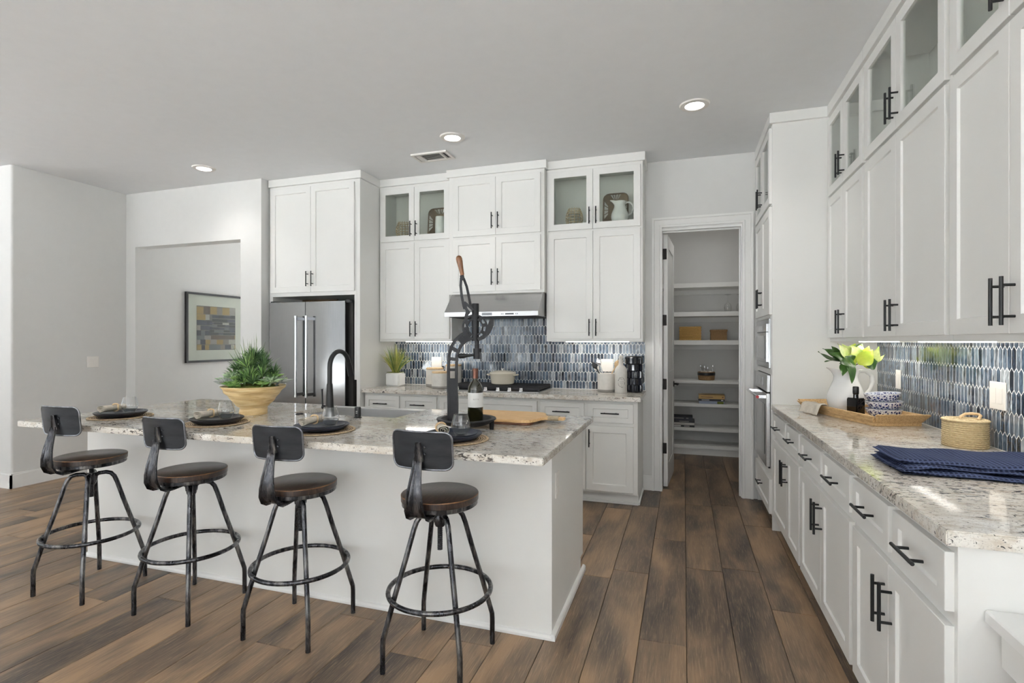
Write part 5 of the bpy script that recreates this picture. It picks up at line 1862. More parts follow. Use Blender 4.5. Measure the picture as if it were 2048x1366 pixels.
# ------------------------------------------------------------------ boards on the island
wb = thing('walnut_board', 'dark walnut serving board under the pale cutting board', 'board', (-1.02, 2.885, TOP))
m = MB()
pts = []
for (cx_, cy_, a0) in ((0.20, 0.13, 0), (-0.16, 0.13, pi / 2)):
    pts += [(cx_ + 0.03 * cos(a0 + i * pi / 12), cy_ + 0.03 * sin(a0 + i * pi / 12)) for i in range(7)]
pts += [(-0.21, 0.10), (-0.23, 0.03), (-0.33, 0.018)] + [(-0.335 + 0.018 * cos(pi / 2 + i * pi / 6), 0.018 * sin(pi / 2 + i * pi / 6)) for i in range(7)] + [(-0.23, -0.03), (-0.21, -0.10)]
for (cx_, cy_, a0) in ((-0.16, -0.13, pi), (0.20, -0.13, 1.5 * pi)):
    pts += [(cx_ + 0.03 * cos(a0 + i * pi / 12), cy_ + 0.03 * sin(a0 + i * pi / 12)) for i in range(7)]
m.prism(pts, lambda a, b, c: (a, b, c), 0.0, 0.014)
m.build('slab', 'walnut', wb, bevel=0.002)
cb = thing('cutting_board', 'pale wooden cutting board with rope-wrapped handle on the island', 'board', (-0.985, 2.892, TOP + 0.0142))
m = MB()
pts = []
HL = 0.21
for (cx_, cy_, a0) in ((-0.18, 0.145, pi / 2), (-0.18, -0.145, pi)):
    pts += [(cx_ + 0.03 * cos(a0 + i * pi / 12), cy_ + 0.03 * sin(a0 + i * pi / 12)) for i in range(7)]
pts += [(0.15, -0.175), (0.19, -0.160), (0.215, -0.12), (0.225, -0.060), (0.245, -0.032), (0.275, -0.026), (0.345, -0.026), (0.352, -0.018), (0.352, 0.018), (0.345, 0.026), (0.275, 0.026), (0.245, 0.032), (0.225, 0.060), (0.215, 0.12), (0.19, 0.160), (0.15, 0.175)]
m.prism(pts, lambda a, b, c: (a, b, c), 0.0, 0.016)
m.build('slab', 'board_wood', cb, bevel=0.002)
rp = MB()
for i in range(11):
    x = 0.262 + i * 0.0055
    rp.tube([(x, 0.029 * (1 if abs(cos(a)) > .5 else 1) * cos(a), 0.008 + 0.0105 * sin(a)) for a in [k * 2 * pi / 16 for k in range(16)]], 0.0032, 6, closed=True)
rp.build('rope_wrap', 'rope', cb, smooth=60)

# ------------------------------------------------------------------ things on the back counter
pg = thing('potted_grass', 'yellow-green artificial grass in a square white pot on the back counter', 'potted plant', (-2.815, 4.76, TOP))
MB().prism([(-0.078, -0.07), (0.078, -0.07), (0.078, 0.07), (-0.078, 0.07)], lambda a, b, c: (a, b, c), 0.0, 0.138).build('pot', 'ceramic', pg, bevel=0.012, bseg=3, smooth=50)
MB().box(-0.068, 0.068, -0.06, 0.06, 0.137, 0.143).build('moss', 'soil_moss', pg)
ga, gb = MB(), MB()
for i in range(230):
    a = rng.uniform(0, 2 * pi)
    sp_ = rng.uniform(0.0, 1.0) ** 0.7
    L = rng.uniform(0.20, 0.31)
    reach = 0.205 * sp_
    x, y = reach * cos(a), reach * sin(a) * 0.85
    x = max(-0.135, x)
    hgt = 0.14 + L * (1 - 0.45 * sp_ ** 2)
    blade(ga if rng.random() < .6 else gb, (0.03 * cos(a) * sp_, 0.025 * sin(a) * sp_, 0.14), (x, y, min(hgt, 0.44)), rng.uniform(0.005, 0.008), 0.03 * sp_, 5)
for m_, nm in ((ga, 'grass_yellow'), (gb, 'grass_green')):
    m_.build('grass_blades', nm, pg)

def canister(label, x, y, r_, h):
    t = thing('canister', label, 'canister', (x, y, TOP), group='ceramic canisters on the back counter')
    MB().lathe([(0, 0), (r_ * 0.95, 0), (r_, 0.004), (r_, h * 0.14)], 40).build('base_band', 'grey_base', t, smooth=40)
    MB().lathe([(r_, h * 0.14), (r_, h - 0.022), (r_ * 0.97, h - 0.018), (0, h - 0.018)], 40).build('body', 'stoneware', t, smooth=40)
    MB().lathe([(0, h - 0.018), (r_ * 0.96, h - 0.018), (r_ * 0.97, h - 0.014), (r_ * 0.97, h - 0.004), (r_ * 0.93, h), (0, h)], 40).build('lid', 'lid_wood', t, smooth=40)
canister('wide ceramic canister with wooden lid left of the corker column', -2.410, 4.845, 0.090, 0.190)
canister('short ceramic canister with wooden lid standing in front of the others', -2.262, 4.665, 0.084, 0.165)
canister('tallest ceramic canister with wooden lid next to the cooktop', -2.214, 4.872, 0.082, 0.225)

do = thing('dutch_oven', 'cream enamel dutch oven with lid on the cooktop grates', 'pot', (-1.635, 4.72, 0.9642))
MB().lathe([(0, 0), (0.095, 0), (0.108, 0.010), (0.122, 0.095), (0.127, 0.100), (0.127, 0.104), (0, 0.104)], 44).build('body', 'cream_enamel', do, smooth=40)
ld = MB().lathe([(0.1285, 0.1045), (0.1285, 0.110), (0.118, 0.117), (0.07, 0.129), (0.02, 0.133), (0, 0.133)], 44).build('lid', 'cream_enamel', do, smooth=40)
MB().lathe([(0, 0.131), (0.009, 0.133), (0.008, 0.140), (0.017, 0.147), (0.015, 0.152), (0, 0.153)], 20).build('knob', 'chrome', ld, smooth=40)
for s_ in (-1, 1):
    MB().tube([(s_ * 0.118, -0.04, 0.088), (s_ * 0.146, -0.028, 0.092), (s_ * 0.152, 0, 0.093), (s_ * 0.146, 0.028, 0.092), (s_ * 0.118, 0.04, 0.088)], 0.0075, 10).build('handle', 'cream_enamel', do, smooth=50)

uc = thing('utensil_crock', 'cream ceramic utensil crock by the back outlet', 'crock', (-0.665, 4.79, TOP))
MB().lathe([(0, 0), (0.070, 0), (0.076, 0.006), (0.078, 0.024)], 40).build('base_band', 'grey_base', uc, smooth=40)
MB().lathe([(0.078, 0.024), (0.077, 0.165), (0.0745, 0.168), (0.072, 0.165), (0.072, 0.03), (0, 0.028)], 40).build('body', 'stoneware', uc, smooth=40)
def utensil(name, label, mat_, base, tip, head):
    t = thing(name, label, 'utensil', (-0.665, 4.79, TOP + 0.029), group='utensils in the crock')
    b, e = Vector(base), Vector(tip)
    d = (e - b)
    m = MB().tube([b, b + d * 0.7, e], [0.005, 0.005, 0.006], 8)
    m.build('shaft', mat_, t, smooth=50)
    nrm = Vector((0, -1, 0.2))
    hd_ = broad_leaf(e - d * 0.02, e + d.normalized() * head[0], head[1], nrm, 0.004, 0.05, 6)
    o = hd_.build('head', mat_, t, smooth=60)
    so = o.modifiers.new('thickness', 'SOLIDIFY')
    so.thickness = 0.004
utensil('spatula', 'dark slotted spatula leaning left in the utensil crock', 'black_plastic', (0.02, -0.01, 0.006), (-0.088, -0.02, 0.185), (0.07, 0.05))
utensil('spoon', 'steel spoon standing tallest on the left of the utensil crock', 'chrome', (0.015, 0.034, 0.006), (-0.065, 0.034, 0.215), (0.07, 0.045))
utensil('wooden_spoon', 'wooden spoon leaning right in the utensil crock', 'lid_wood', (-0.02, -0.03, 0.006), (0.085, -0.02, 0.20), (0.08, 0.05))
utensil('ladle', 'pale ladle leaning far left in the utensil crock', 'white_plastic', (0.03, 0.012, 0.006), (-0.078, 0.010, 0.165), (0.06, 0.05))

wbt = thing('ceramic_bottle', 'cream ceramic swing-top bottle with printed wreath beside the crock', 'bottle', (-0.528, 4.725, TOP))
MB().lathe([(0, 0), (0.050, 0), (0.0535, 0.004), (0.0535, 0.195), (0.050, 0.215), (0.036, 0.235), (0.022, 0.247), (0.0195, 0.262), (0.0185, 0.285), (0.020, 0.288), (0.020, 0.296), (0, 0.296)], 40).build('body', 'stoneware', wbt, smooth=50)
MB().lathe([(0, 0.296), (0.014, 0.297), (0.0205, 0.310), (0.0195, 0.324), (0.012, 0.333), (0, 0.335)], 24).build('stopper', 'stoneware', wbt, smooth=50)
MB().tube([(-0.020, 0, 0.27), (-0.026, 0, 0.285), (-0.020, 0, 0.305), (0.0, -0.022, 0.312), (0.020, 0, 0.305), (0.026, 0, 0.285), (0.020, 0, 0.27)], 0.0018, 6).build('wire_bail', 'black_plastic', wbt, smooth=50)
wr = MB()
r3 = random.Random(5)
for i in range(34):
    t = i / 34
    a0 = -pi * 0.15 + t * 2 * pi * 0.92
    u = 0.030 * cos(a0)
    v = 0.098 + 0.042 * sin(a0) + r3.uniform(-.004, .004)
    ang = u / 0.0537 - pi / 2 + YAW - 0.1
    w2 = r3.uniform(0.002, 0.0045)
    vs = []
    for (du, dv) in ((-w2, -w2 * .5), (w2, -w2), (w2 * .8, w2), (-w2 * .6, w2 * .7)):
        a = ang + du / 0.0537
        vs.append((0.0539 * cos(a), 0.0539 * sin(a), v + dv))
    wr.add(vs, [(0, 1, 2, 3)])
for (v, n) in ((0.120, 3), (0.100, 6), (0.086, 4), (0.072, 2)):
    for k in range(n):
        u = (k - (n - 1) / 2) * 0.0062
        a = u / 0.0537 - pi / 2 + YAW - 0.1
        hw2 = 0.0019 / 0.0537
        wr.add([(0.0539 * cos(a - hw2), 0.0539 * sin(a - hw2), v), (0.0539 * cos(a + hw2), 0.0539 * sin(a + hw2), v), (0.0539 * cos(a + hw2), 0.0539 * sin(a + hw2), v + 0.004), (0.0539 * cos(a - hw2), 0.0539 * sin(a - hw2), v + 0.004)], [(0, 1, 2, 3)])
wr.build('printed_wreath', 'grey_base', wbt)

mv = thing('mosaic_vase', 'dark blue-black faceted glass mosaic vase at the counter end', 'vase', (-0.428, 4.865, TOP))
MB().lathe([(0, 0), (0.066, 0), (0.072, 0.004), (0.072, 0.318), (0.066, 0.322), (0.062, 0.318), (0.062, 0.02), (0, 0.02)], 36).build('body', 'black_plastic', mv, smooth=40)
facet = MB()
for row in range(5):
    for k in range(14):
        a = 2 * pi * (k + (row % 2) / 2) / 14
        z0_, z1_ = 0.004 + row * 0.0625, 0.004 + row * 0.0625 + 0.061
        c_, s2 = cos(a), sin(a)
        tv = Vector((-s2, c_, 0))
        P_ = []
        for (rr, hw2, ze) in ((0.071, 0.0145, 0.0), (0.080, 0.009, 0.006)):
            ctr = Vector((c_, s2, 0)) * rr
            for (sg, zz) in ((-1, z0_ + ze), (1, z0_ + ze), (1, z1_ - ze), (-1, z1_ - ze)):
                P_.append(ctr + tv * hw2 * sg + Vector((0, 0, zz)))
        facet.add(P_, [(4, 5, 6, 7), (0, 1, 5, 4), (1, 2, 6, 5), (2, 3, 7, 6), (3, 0, 4, 7)])
facet.build('facets', 'mosaic', mv)

# ------------------------------------------------------------------ things on the right counter
near_c = Vector((0.970, 3.285, 0))
ld_ = Vector((-0.31, 0.950, 0)).normalized()
sd_ = Vector((ld_.y, -ld_.x, 0))
LT, WT = 0.68, 0.262
tr = thing('wooden_tray', 'rustic wooden dough tray on the right-hand counter', 'tray', tuple(near_c + ld_ * LT / 2 + sd_ * WT / 2 + Vector((0, 0, TOP))), atan2(ld_.y, ld_.x))
MB().box(-LT / 2, LT / 2, -WT / 2, WT / 2, 0.0, 0.016).build('bottom_board', 'tray_wood', tr, bevel=0.002)
fl_, th_, hh = 0.030, 0.016, 0.060
def side_board(poly8):
    MB().add(poly8, [(0, 1, 2, 3), (7, 6, 5, 4), (0, 4, 5, 1), (1, 5, 6, 2), (2, 6, 7, 3), (3, 7, 4, 0)]).build('side_board', 'tray_wood', tr, bevel=0.003)
a, b = LT / 2, WT / 2
for s_ in (-1, 1):
    side_board([(-a, s_ * b, 0.016), (a, s_ * b, 0.016), (a, s_ * (b - th_), 0.016), (-a, s_ * (b - th_), 0.016),
                (-a - fl_, s_ * (b + fl_), hh), (a + fl_, s_ * (b + fl_), hh), (a + fl_, s_ * (b + fl_ - th_), hh), (-a - fl_, s_ * (b + fl_ - th_), hh)])
    e = 0.0
    side_board([(s_ * a, -b + th_, 0.016), (s_ * a, b - th_, 0.016), (s_ * (a - th_), b - th_, 0.016), (s_ * (a - th_), -b + th_, 0.016),
                (s_ * (a + fl_ + 0.02), -b - fl_ + th_, hh + 0.008), (s_ * (a + fl_ + 0.02), b + fl_ - th_, hh + 0.008), (s_ * (a + fl_ - th_ + 0.02), b + fl_ - th_, hh + 0.008), (s_ * (a + fl_ - th_ + 0.02), -b - fl_ + th_, hh + 0.008)])
def on_tray(l, s_, z=0.0):
    p = near_c + ld_ * l + sd_ * s_
    return (p.x, p.y, TOP + 0.016 + z)

def make_pitcher(name, label, loc, rz, sc=1.0, mat_='ceramic'):
    t = thing(name, label, 'pitcher', loc, rz)
    prof_out = [(0.070, 0.0), (0.078, 0.004), (0.093, 0.045), (0.098, 0.075), (0.094, 0.105), (0.078, 0.145), (0.064, 0.180), (0.060, 0.205), (0.064, 0.228), (0.072, 0.243)]
    prof_in = [(0.069, 0.242), (0.060, 0.226), (0.056, 0.205), (0.060, 0.180), (0.073, 0.145), (0.088, 0.105), (0.090, 0.060), (0.070, 0.010), (0, 0.008)]
    def lip(r_, z, a):
        w_ = max(0.0, (z - 0.185) / 0.058)
        k = math.exp(-((abs((a % (2 * pi)) - pi)) / 0.42) ** 2)
        return r_ * (1 + 0.55 * w_ * w_ * k)
    prof = [(0, 0)] + prof_out + prof_in
    mb = MB().lathe([(r_ * sc, z * sc) for r_, z in prof], 44, rfun=lambda r_, z, a: lip(r_ / sc, z / sc, a) * sc)
    # raise the lip a little towards the spout
    mb.v = [(x, y, z + (0.014 * sc * max(0, (-x / sc - 0.05) / 0.06) if z > 0.2 * sc and x < -0.05 * sc else 0)) for x, y, z in mb.v]
    mb.build('body', mat_, t, smooth=60)
    hp = [(0.058, 0.218), (0.080, 0.236), (0.115, 0.236), (0.148, 0.212), (0.156, 0.172), (0.142, 0.130), (0.118, 0.104), (0.094, 0.092)]
    MB().tube([(x * sc, 0, z * sc) for x, z in hp], [r_ * sc for r_ in (0.011, 0.011, 0.0115, 0.0115, 0.011, 0.0105, 0.010, 0.010)], 12).build('handle', mat_, t, smooth=60)
    return t
pit_loc = on_tray(0.470, 0.150)
make_pitcher('white_pitcher', 'large white ceramic pitcher holding magnolia leaves in the tray', pit_loc, YAW, 1.08)
bq = thing('magnolia_branch', 'magnolia stems with dark and lime leaves in the white pitcher', 'foliage', (pit_loc[0], pit_loc[1], pit_loc[2] + 0.01), YAW)
pu, pv = project(*pit_loc)
dd_ = -pit_loc[0] * sin(YAW) + pit_loc[1] * cos(YAW)
SC = dd_ / F_PX
Lp = lambda u, v, y=0.0: ((u - pu) * SC, y, (pv - v) * SC - 0.01)
mouth = Lp(1703, 748)
stems = MB()
stems.tube([(0, 0, 0.0), (-0.005, 0.0, 0.15), Lp(1690, 715)], 0.004, 6)
stems.tube([(0.02, 0.01, 0.0), (0.01, 0.0, 0.15), Lp(1715, 705)], 0.004, 6)
stems.tube([(0.01, -0.01, 0.0), (0.01, -0.01, 0.18), (0.030, -0.01, 0.272), Lp(1728, 722, -0.01)], 0.003, 6)
stems.tube([(-0.02, 0.01, 0.0), (-0.02, 0.01, 0.19), (-0.030, 0.01, 0.275), Lp(1684, 728, 0.01)], 0.003, 6)
stems.build('stems', 'stem', bq, smooth=50)
leaves = [((1694, 725), (1638, 703), 0.055, (0.1, -0.5, 0.8), 'leaf_dark', 0.01, -0.02),
          ((1690, 718), (1649, 697), 0.060, (0.0, -0.8, 0.6), 'leaf_dark', 0.02, 0.0),
          ((1690, 716), (1668, 692), 0.045, (0.0, -0.9, 0.3), 'leaf_dark', 0.03, 0.0),
          ((1700, 738), (1655, 706), 0.085, (0.1, -0.8, 0.6), 'leaf_dark', -0.02, 0.01),
          ((1704, 742), (1668, 722), 0.080, (0.2, -0.9, 0.4), 'leaf_dark', -0.05, 0.01),
          ((1682, 722), (1679, 764), 0.066, (0.2, -0.9, 0.2), 'leaf_dark', -0.120, 0.01),
          ((1676, 726), (1662, 750), 0.050, (-0.4, -0.8, 0.2), 'leaf_dark', -0.115, 0.0),
          ((1682, 722), (1645, 723), 0.030, (0.1, -0.2, 0.9), 'leaf_dark', -0.02, 0.006),
          ((1698, 722), (1673, 687), 0.062, (0.3, -0.9, 0.1), 'leaf_variegated', -0.01, 0.005),
          ((1704, 720), (1687, 687), 0.075, (0.0, -0.9, 0.3), 'leaf_variegated', 0.02, 0.01),
          ((1706, 714), (1716, 687), 0.095, (0.0, -0.9, 0.5), 'leaf_lime', 0.03, 0.01),
          ((1712, 712), (1732, 687), 0.080, (0.3, -0.8, 0.5), 'leaf_dark', 0.03, 0.01),
          ((1708, 748), (1730, 699), 0.100, (-0.1, -1.0, 0.1), 'leaf_lime', -0.07, 0.012),
          ((1732, 738), (1751, 693), 0.085, (0.25, -0.95, 0.1), 'leaf_variegated', -0.03, 0.012),
          ((1724, 746), (1744, 722), 0.090, (0.2, -0.9, 0.2), 'leaf_dark', -0.05, 0.01),
          ((1738, 730), (1764, 708), 0.028, (0.0, -0.5, 0.85), 'leaf_lime', -0.03, -0.008),
          ((1690, 730), (1672, 702), 0.075, (-0.1, -0.9, 0.4), 'leaf_dark', 0.03, 0.01),
          ((1702, 735), (1690, 706), 0.080, (0.1, -0.95, 0.2), 'leaf_dark', 0.01, 0.012),
          ((1716, 720), (1703, 690), 0.080, (-0.1, -0.9, 0.3), 'leaf_variegated', 0.0, 0.012),
          ((1694, 742), (1664, 714), 0.090, (0.2, -0.9, 0.4), 'leaf_dark', -0.01, 0.012),
          ((1700, 746), (1684, 712), 0.085, (0.0, -0.95, 0.3), 'leaf_dark', -0.03, 0.012),
          ((1712, 744), (1699, 716), 0.080, (-0.1, -0.95, 0.2), 'leaf_lime', 0.0, 0.012),
          ((1686, 722), (1657, 726), 0.060, (0.1, -0.9, 0.3), 'leaf_dark', -0.11, 0.01),
          ((1724, 744), (1748, 728), 0.070, (0.1, -0.9, 0.3), 'leaf_lime', 0.0, 0.01),
          ((1716, 716), (1726, 689), 0.090, (0.1, -0.9, 0.4), 'leaf_variegated', 0.02, 0.012),
          ((1722, 726), (1740, 692), 0.085, (0.1, -0.95, 0.3), 'leaf_lime', 0.01, 0.012),
          ((1728, 748), (1738, 715), 0.100, (0.1, -0.95, 0.1), 'leaf_lime', -0.02, 0.012),
          ((1700, 726), (1692, 705), 0.060, (-0.2, -0.9, 0.3), 'leaf_lime', 0.0, 0.01)]
for (bp, tp, w_, nrm, mt, dep, sag) in leaves:
    b3 = Lp(bp[0], min(bp[1], 722 if bp[0] < 1700 else 728), dep * 0.6)      # leaves spring from above the rim
    t3 = Lp(tp[0], tp[1], dep)
    lf = broad_leaf(b3, t3, w_, nrm, sag)
    lf.tube([mouth, b3], 0.0022, 5) if False else None
    o = lf.build('leaf', mt, bq, smooth=70)

sqb = thing('square_bottle', 'small square black bottle with stopper in the tray', 'bottle', on_tray(0.305, 0.105), YAW + 0.3)
MB().prism([(-0.034, -0.034), (0.034, -0.034), (0.034, 0.034), (-0.034, 0.034)], lambda a, b, c: (a, b, c), 0, 0.105).build('body', 'dark_bottle', sqb, bevel=0.005, bseg=2, smooth=50)
MB().lathe([(0.014, 0.105), (0.0135, 0.125), (0.016, 0.128), (0.016, 0.134), (0, 0.134)], 20).build('neck', 'dark_bottle', sqb, smooth=40)
MB().lathe([(0.0155, 0.134), (0.0165, 0.137), (0.0165, 0.168), (0.014, 0.172), (0, 0.172)], 20).build('stopper', 'black_plastic', sqb, smooth=40)

for i, (lab, dx, tilt) in enumerate((('bottom bowl of the blue and white bowl stack in the tray', 0, 0), ('middle bowl of the blue and white bowl stack in the tray', 0.004, 2.0), ('top bowl of the blue and white bowl stack, tilted', -0.003, 5.0))):
    mb = MB().lathe([(0, 0), (0.042, 0), (0.046, 0.003), (0.066, 0.016), (0.083, 0.037), (0.090, 0.058), (0.0870, 0.0585), (0.080, 0.040), (0.063, 0.020), (0.040, 0.008), (0, 0.007)], 44)
    p = on_tray(0.165, 0.172, 0.0005 + i * 0.041)
    o = put(mb, 'patterned_bowl', 'bluewhite', lab, 'bowl', (p[0] + dx, p[1], p[2]), 0.8 * i, group='blue and white bowls', smooth=50)
    o.rotation_euler = (0, radians(-tilt), 0.0)
    if i == 1:
        o.location.z += 0.002
    if i == 2:
        o.location.z += 0.006

# linen cloth hanging over the tray edge
nk = MB()
vs, fs = [], []
NU, NV = 14, 26
for i in range(NU):
    u = i / (NU - 1)
    l = 0.40 + 0.19 * u
    for k in range(NV):
        v = k / (NV - 1)
        s_ = 0.055 - 0.155 * v            # from inside the tray outwards over its rim
        edge = -fl_
        if s_ > 0.0:
            z = 0.018 + 0.006 * sin(u * 9 + v * 20) + 0.0
            z = max(z, 0.018)
        if s_ > -0.010 and s_ <= 0.03:
            z = 0.022 + (0.03 - s_) / 0.04 * 0.042
        elif s_ <= -0.010 and s_ > -0.042:
            z = 0.068 + 0.003 * sin(u * 12)
        elif s_ <= -0.042:
            q = (-0.042 - s_) / 0.058
            z = 0.068 - 0.064 * min(1, q * 1.25) ** 0.8
            s_ = -0.042 - 0.034 * min(1, q) ** 0.6 - 0.006 * sin(u * 14)
        else:
            z = 0.020 + 0.005 * (1 + sin(u * 9 + v * 20))
        p = near_c + ld_ * l + sd_ * s_
        vs.append((p.x, p.y, TOP + max(z, 0.004)))
for i in range(NU - 1):
    for k in range(NV - 1):
        fs.append((i * NV + k, i * NV + k + 1, (i + 1) * NV + k + 1, (i + 1) * NV + k))
c0 = near_c + ld_ * 0.48
no = MB().add([(x - c0.x, y - c0.y, z - TOP) for x, y, z in vs], fs)
o = put(no, 'linen_cloth', 'linen', 'beige linen cloth draped over the edge of the wooden tray', 'cloth', (c0.x, c0.y, TOP), smooth=70)
so = o.modifiers.new('thickness', 'SOLIDIFY')
so.thickness = 0.0025
so.offset = 1.0

bk = thing('lidded_basket', 'round woven seagrass basket with lid and loop handle on the right counter', 'basket', (1.165, 2.785, TOP))
def weave_r(r_, z, a):
    row = int(z / 0.0085)
    return r_ * (1 + 0.012 * sin(20 * a + pi * (row % 2)))
prof = [(0, 0), (0.078, 0)]
z = 0.0
while z < 0.108:
    prof += [(0.0775, z + 0.0012), (0.0815, z + 0.0042), (0.0775, z + 0.0073)]
    z += 0.0085
prof += [(0.074, 0.112), (0, 0.112)]
MB().lathe(prof, 80, rfun=weave_r).build('body', 'seagrass', bk, smooth=60)
ldp = [(0, 0.1125), (0.083, 0.1125), (0.0845, 0.1155), (0.081, 0.119)]
rr = 0.078
while rr > 0.006:
    ldp += [(rr, 0.1205), (rr - 0.004, 0.1185)]
    rr -= 0.008
ldp += [(0, 0.1205)]
lo_ = MB().lathe(ldp, 60).build('lid', 'seagrass', bk, smooth=60)
MB().tube([RF(0.062, -0.022, 0.118), RF(0.030, -0.020, 0.128), RF(0.050, 0.0, 0.140), RF(0.062, 0.02, 0.138), RF(0.040, 0.03, 0.134), RF(0.0, 0.030, 0.134), RF(-0.012, 0.012, 0.119)] if False else
          [RF(-0.012, 0.012, 0.118), RF(-0.006, 0.014, 0.128), RF(0.016, 0.018, 0.138), RF(0.045, 0.018, 0.140), RF(0.064, 0.006, 0.138), RF(0.058, -0.012, 0.133), RF(0.038, -0.026, 0.126), RF(0.030, -0.032, 0.118)], 0.0062, 10).build('loop_handle', 'lid_wood', lo_, smooth=60)

# folded navy towel
tw = thing('waffle_towel', 'folded navy blue waffle-weave towel on the right-hand counter', 'towel', (0.98, 2.27, TOP))
def towel_layer(x0, x1, y0, y1, z0, z1, seed, r_=0.012):
    q = random.Random(seed)
    NX, NY = 34, 16
    vs, fs = [], []
    ph = q.uniform(0, 6)
    for side in (0, 1):
        for i in range(NX):
            u = i / (NX - 1)
            for k in range(NY):
                v = k / (NY - 1)
                ex = min(u, 1 - u) * (x1 - x0)
                ey = min(v, 1 - v) * (y1 - y0)
                e = min(1, min(ex, ey) / r_)
                rnd_ = math.sqrt(max(0, 1 - (1 - e) ** 2))
                mid = (z0 + z1) / 2
                wav = 0.004 * sin(u * 7 + ph) * (1 - v) + 0.003 * sin(u * 15 + v * 5 + ph * 2)
                hh_ = (z1 - z0) / 2 * rnd_
                z = mid + (hh_ if side else -hh_) + (wav if side else wav * 0.3)
                x = x0 + (x1 - x0) * u
                y = y0 + (y1 - y0) * v + 0.010 * sin(u * 6 + ph) * (1 - v) + 0.012 * (u - 0.5)
                vs.append((x, y, max(z, 0.0008 if not side else 0.003)))
    n = NX * NY
    for i in range(NX - 1):
        for k in range(NY - 1):
            a_, b_, c_, d_ = i * NY + k, i * NY + k + 1, (i + 1) * NY + k + 1, (i + 1) * NY + k
            fs.append((a_, b_, c_, d_))
            fs.append((n + a_, n + d_, n + c_, n + b_))
    return MB().add(vs, fs)
for (a, b, c, d, e, f, sd) in ((-0.275, 0.26, -0.165, 0.165, 0.0, 0.016, 1), (-0.262, 0.255, -0.145, 0.165, 0.0145, 0.030, 2), (-0.268, 0.258, -0.120, 0.162, 0.0285, 0.046, 3)):
    towel_layer(a, b, c, d, e, f, sd).build('fold', 'towel', tw, smooth=80)

# ------------------------------------------------------------------ display pieces behind the glass doors
ZS = 2.4325
def lantern(label, x, y):
    t = thing('rattan_lantern', label, 'lantern', (x, y, ZS), group='rattan lanterns in the glass cabinets')
    MB().lathe([(0, 0), (0.048, 0), (0.056, 0.02), (0.060, 0.07), (0.052, 0.12), (0.040, 0.14), (0.038, 0.14), (0.050, 0.118), (0.058, 0.07), (0.05, 0.01), (0, 0.008)], 28).build('glass_jar', 'drink_glass', t, smooth=50)
    m = MB()
    def rr(z):
        return 0.052 + 0.028 * sin(pi * min(1, max(0, z / 0.17)) ** 0.9)
    for k in range(14):
        a = 2 * pi * k / 14
        m.tube([(rr(z) * cos(a), rr(z) * sin(a), z) for z in (0.003, 0.03, 0.06, 0.09, 0.12, 0.15, 0.172)], 0.0028, 6)
    for z in (0.006, 0.036, 0.062, 0.088, 0.114, 0.140, 0.158):
        m.tube([(rr(z) * cos(a), rr(z) * sin(a), z) for a in [i * 2 * pi / 28 for i in range(28)]], 0.0026, 6, closed=True)
    m.build('reed_cage', 'reed', t, smooth=60)
lantern('woven reed lantern in the glass cabinet beside the refrigerator surround', -2.755, 4.82)
lantern('woven reed lantern in the glass cabinet nearest the pantry', -0.965, 4.82)
def rattan_tray(label, x, y, w_, h_):
    t = thing('rattan_tray', label, 'tray', (x, y, ZS), group='rattan trays standing in the glass cabinets')
    def outline(s_, n=6, rc=0.05):
        out = []
        hw2, hh2 = w_ / 2 * s_, h_ / 2 * s_
        for (cx_, cz_, a0) in ((hw2 - rc, hh2 - rc, 0), (-hw2 + rc, hh2 - rc, pi / 2), (-hw2 + rc, -hh2 + rc, pi), (hw2 - rc, -hh2 + rc, 1.5 * pi)):
            out += [(cx_ + rc * cos(a0 + i * pi / 2 / n), cz_ + rc * sin(a0 + i * pi / 2 / n)) for i in range(n + 1)]
        return out
    lean = 0.10
    def G2(a, b, c):
        zz = b + h_ / 2 + 0.008
        return (a, c + zz * lean, zz)
    m = MB()
    O, I = outline(1.0), outline(0.62)
    n = len(O)
    # woven border spokes
    for i in range(n * 4):
        k = i / 4
        i0 = int(k) % n; f_ = k - int(k)
        o_ = (O[i0][0] * (1 - f_) + O[(i0 + 1) % n][0] * f_, O[i0][1] * (1 - f_) + O[(i0 + 1) % n][1] * f_)
        q_ = (I[i0][0] * (1 - f_) + I[(i0 + 1) % n][0] * f_, I[i0][1] * (1 - f_) + I[(i0 + 1) % n][1] * f_)
        m.tube([G2(o_[0], o_[1], -0.012), G2((o_[0] + q_[0]) / 2, (o_[1] + q_[1]) / 2, -0.006), G2(q_[0], q_[1], 0.0)], 0.0035, 5)
    m.build('border_spokes', 'rattan', t, smooth=60)
    MB().tube([G2(a, b, -0.012) for a, b in O], 0.0075, 8, closed=True).build('rim', 'rattan', t, smooth=60)
    MB().prism(outline(0.64), G2, -0.001, 0.005).build('base_panel', 'rattan', t)
rattan_tray('grey rattan tray standing in the cabinet beside the refrigerator surround', -2.385, 4.895, 0.25, 0.30)
rattan_tray('grey rattan tray standing behind the pitcher in the cabinet nearest the pantry', -0.595, 4.895, 0.22, 0.295)
vz = thing('white_vase', 'tall plain white ceramic vase in the cabinet beside the refrigerator surround', 'vase', (-2.325, 4.79, ZS))
MB().lathe([(0, 0), (0.045, 0), (0.049, 0.004), (0.050, 0.10), (0.046, 0.185), (0.044, 0.19), (0.041, 0.186), (0.044, 0.1), (0.042, 0.01), (0, 0.01)], 36).build('body', 'ceramic', vz, smooth=50)
make_pitcher('small_pitcher', 'small white ceramic pitcher in the glass cabinet nearest the pantry', (-0.545, 4.79, ZS), YAW, 0.80)
put(MB().lathe([(0, 0), (0.03, 0), (0.036, 0.01), (0.042, 0.09), (0.039, 0.09), (0.033, 0.012), (0, 0.008)], 28), 'white_cup', 'ceramic', 'white tumbler in the right glass cabinet beside the oven tower', 'cup', (1.09, 3.60, ZS), smooth=50)
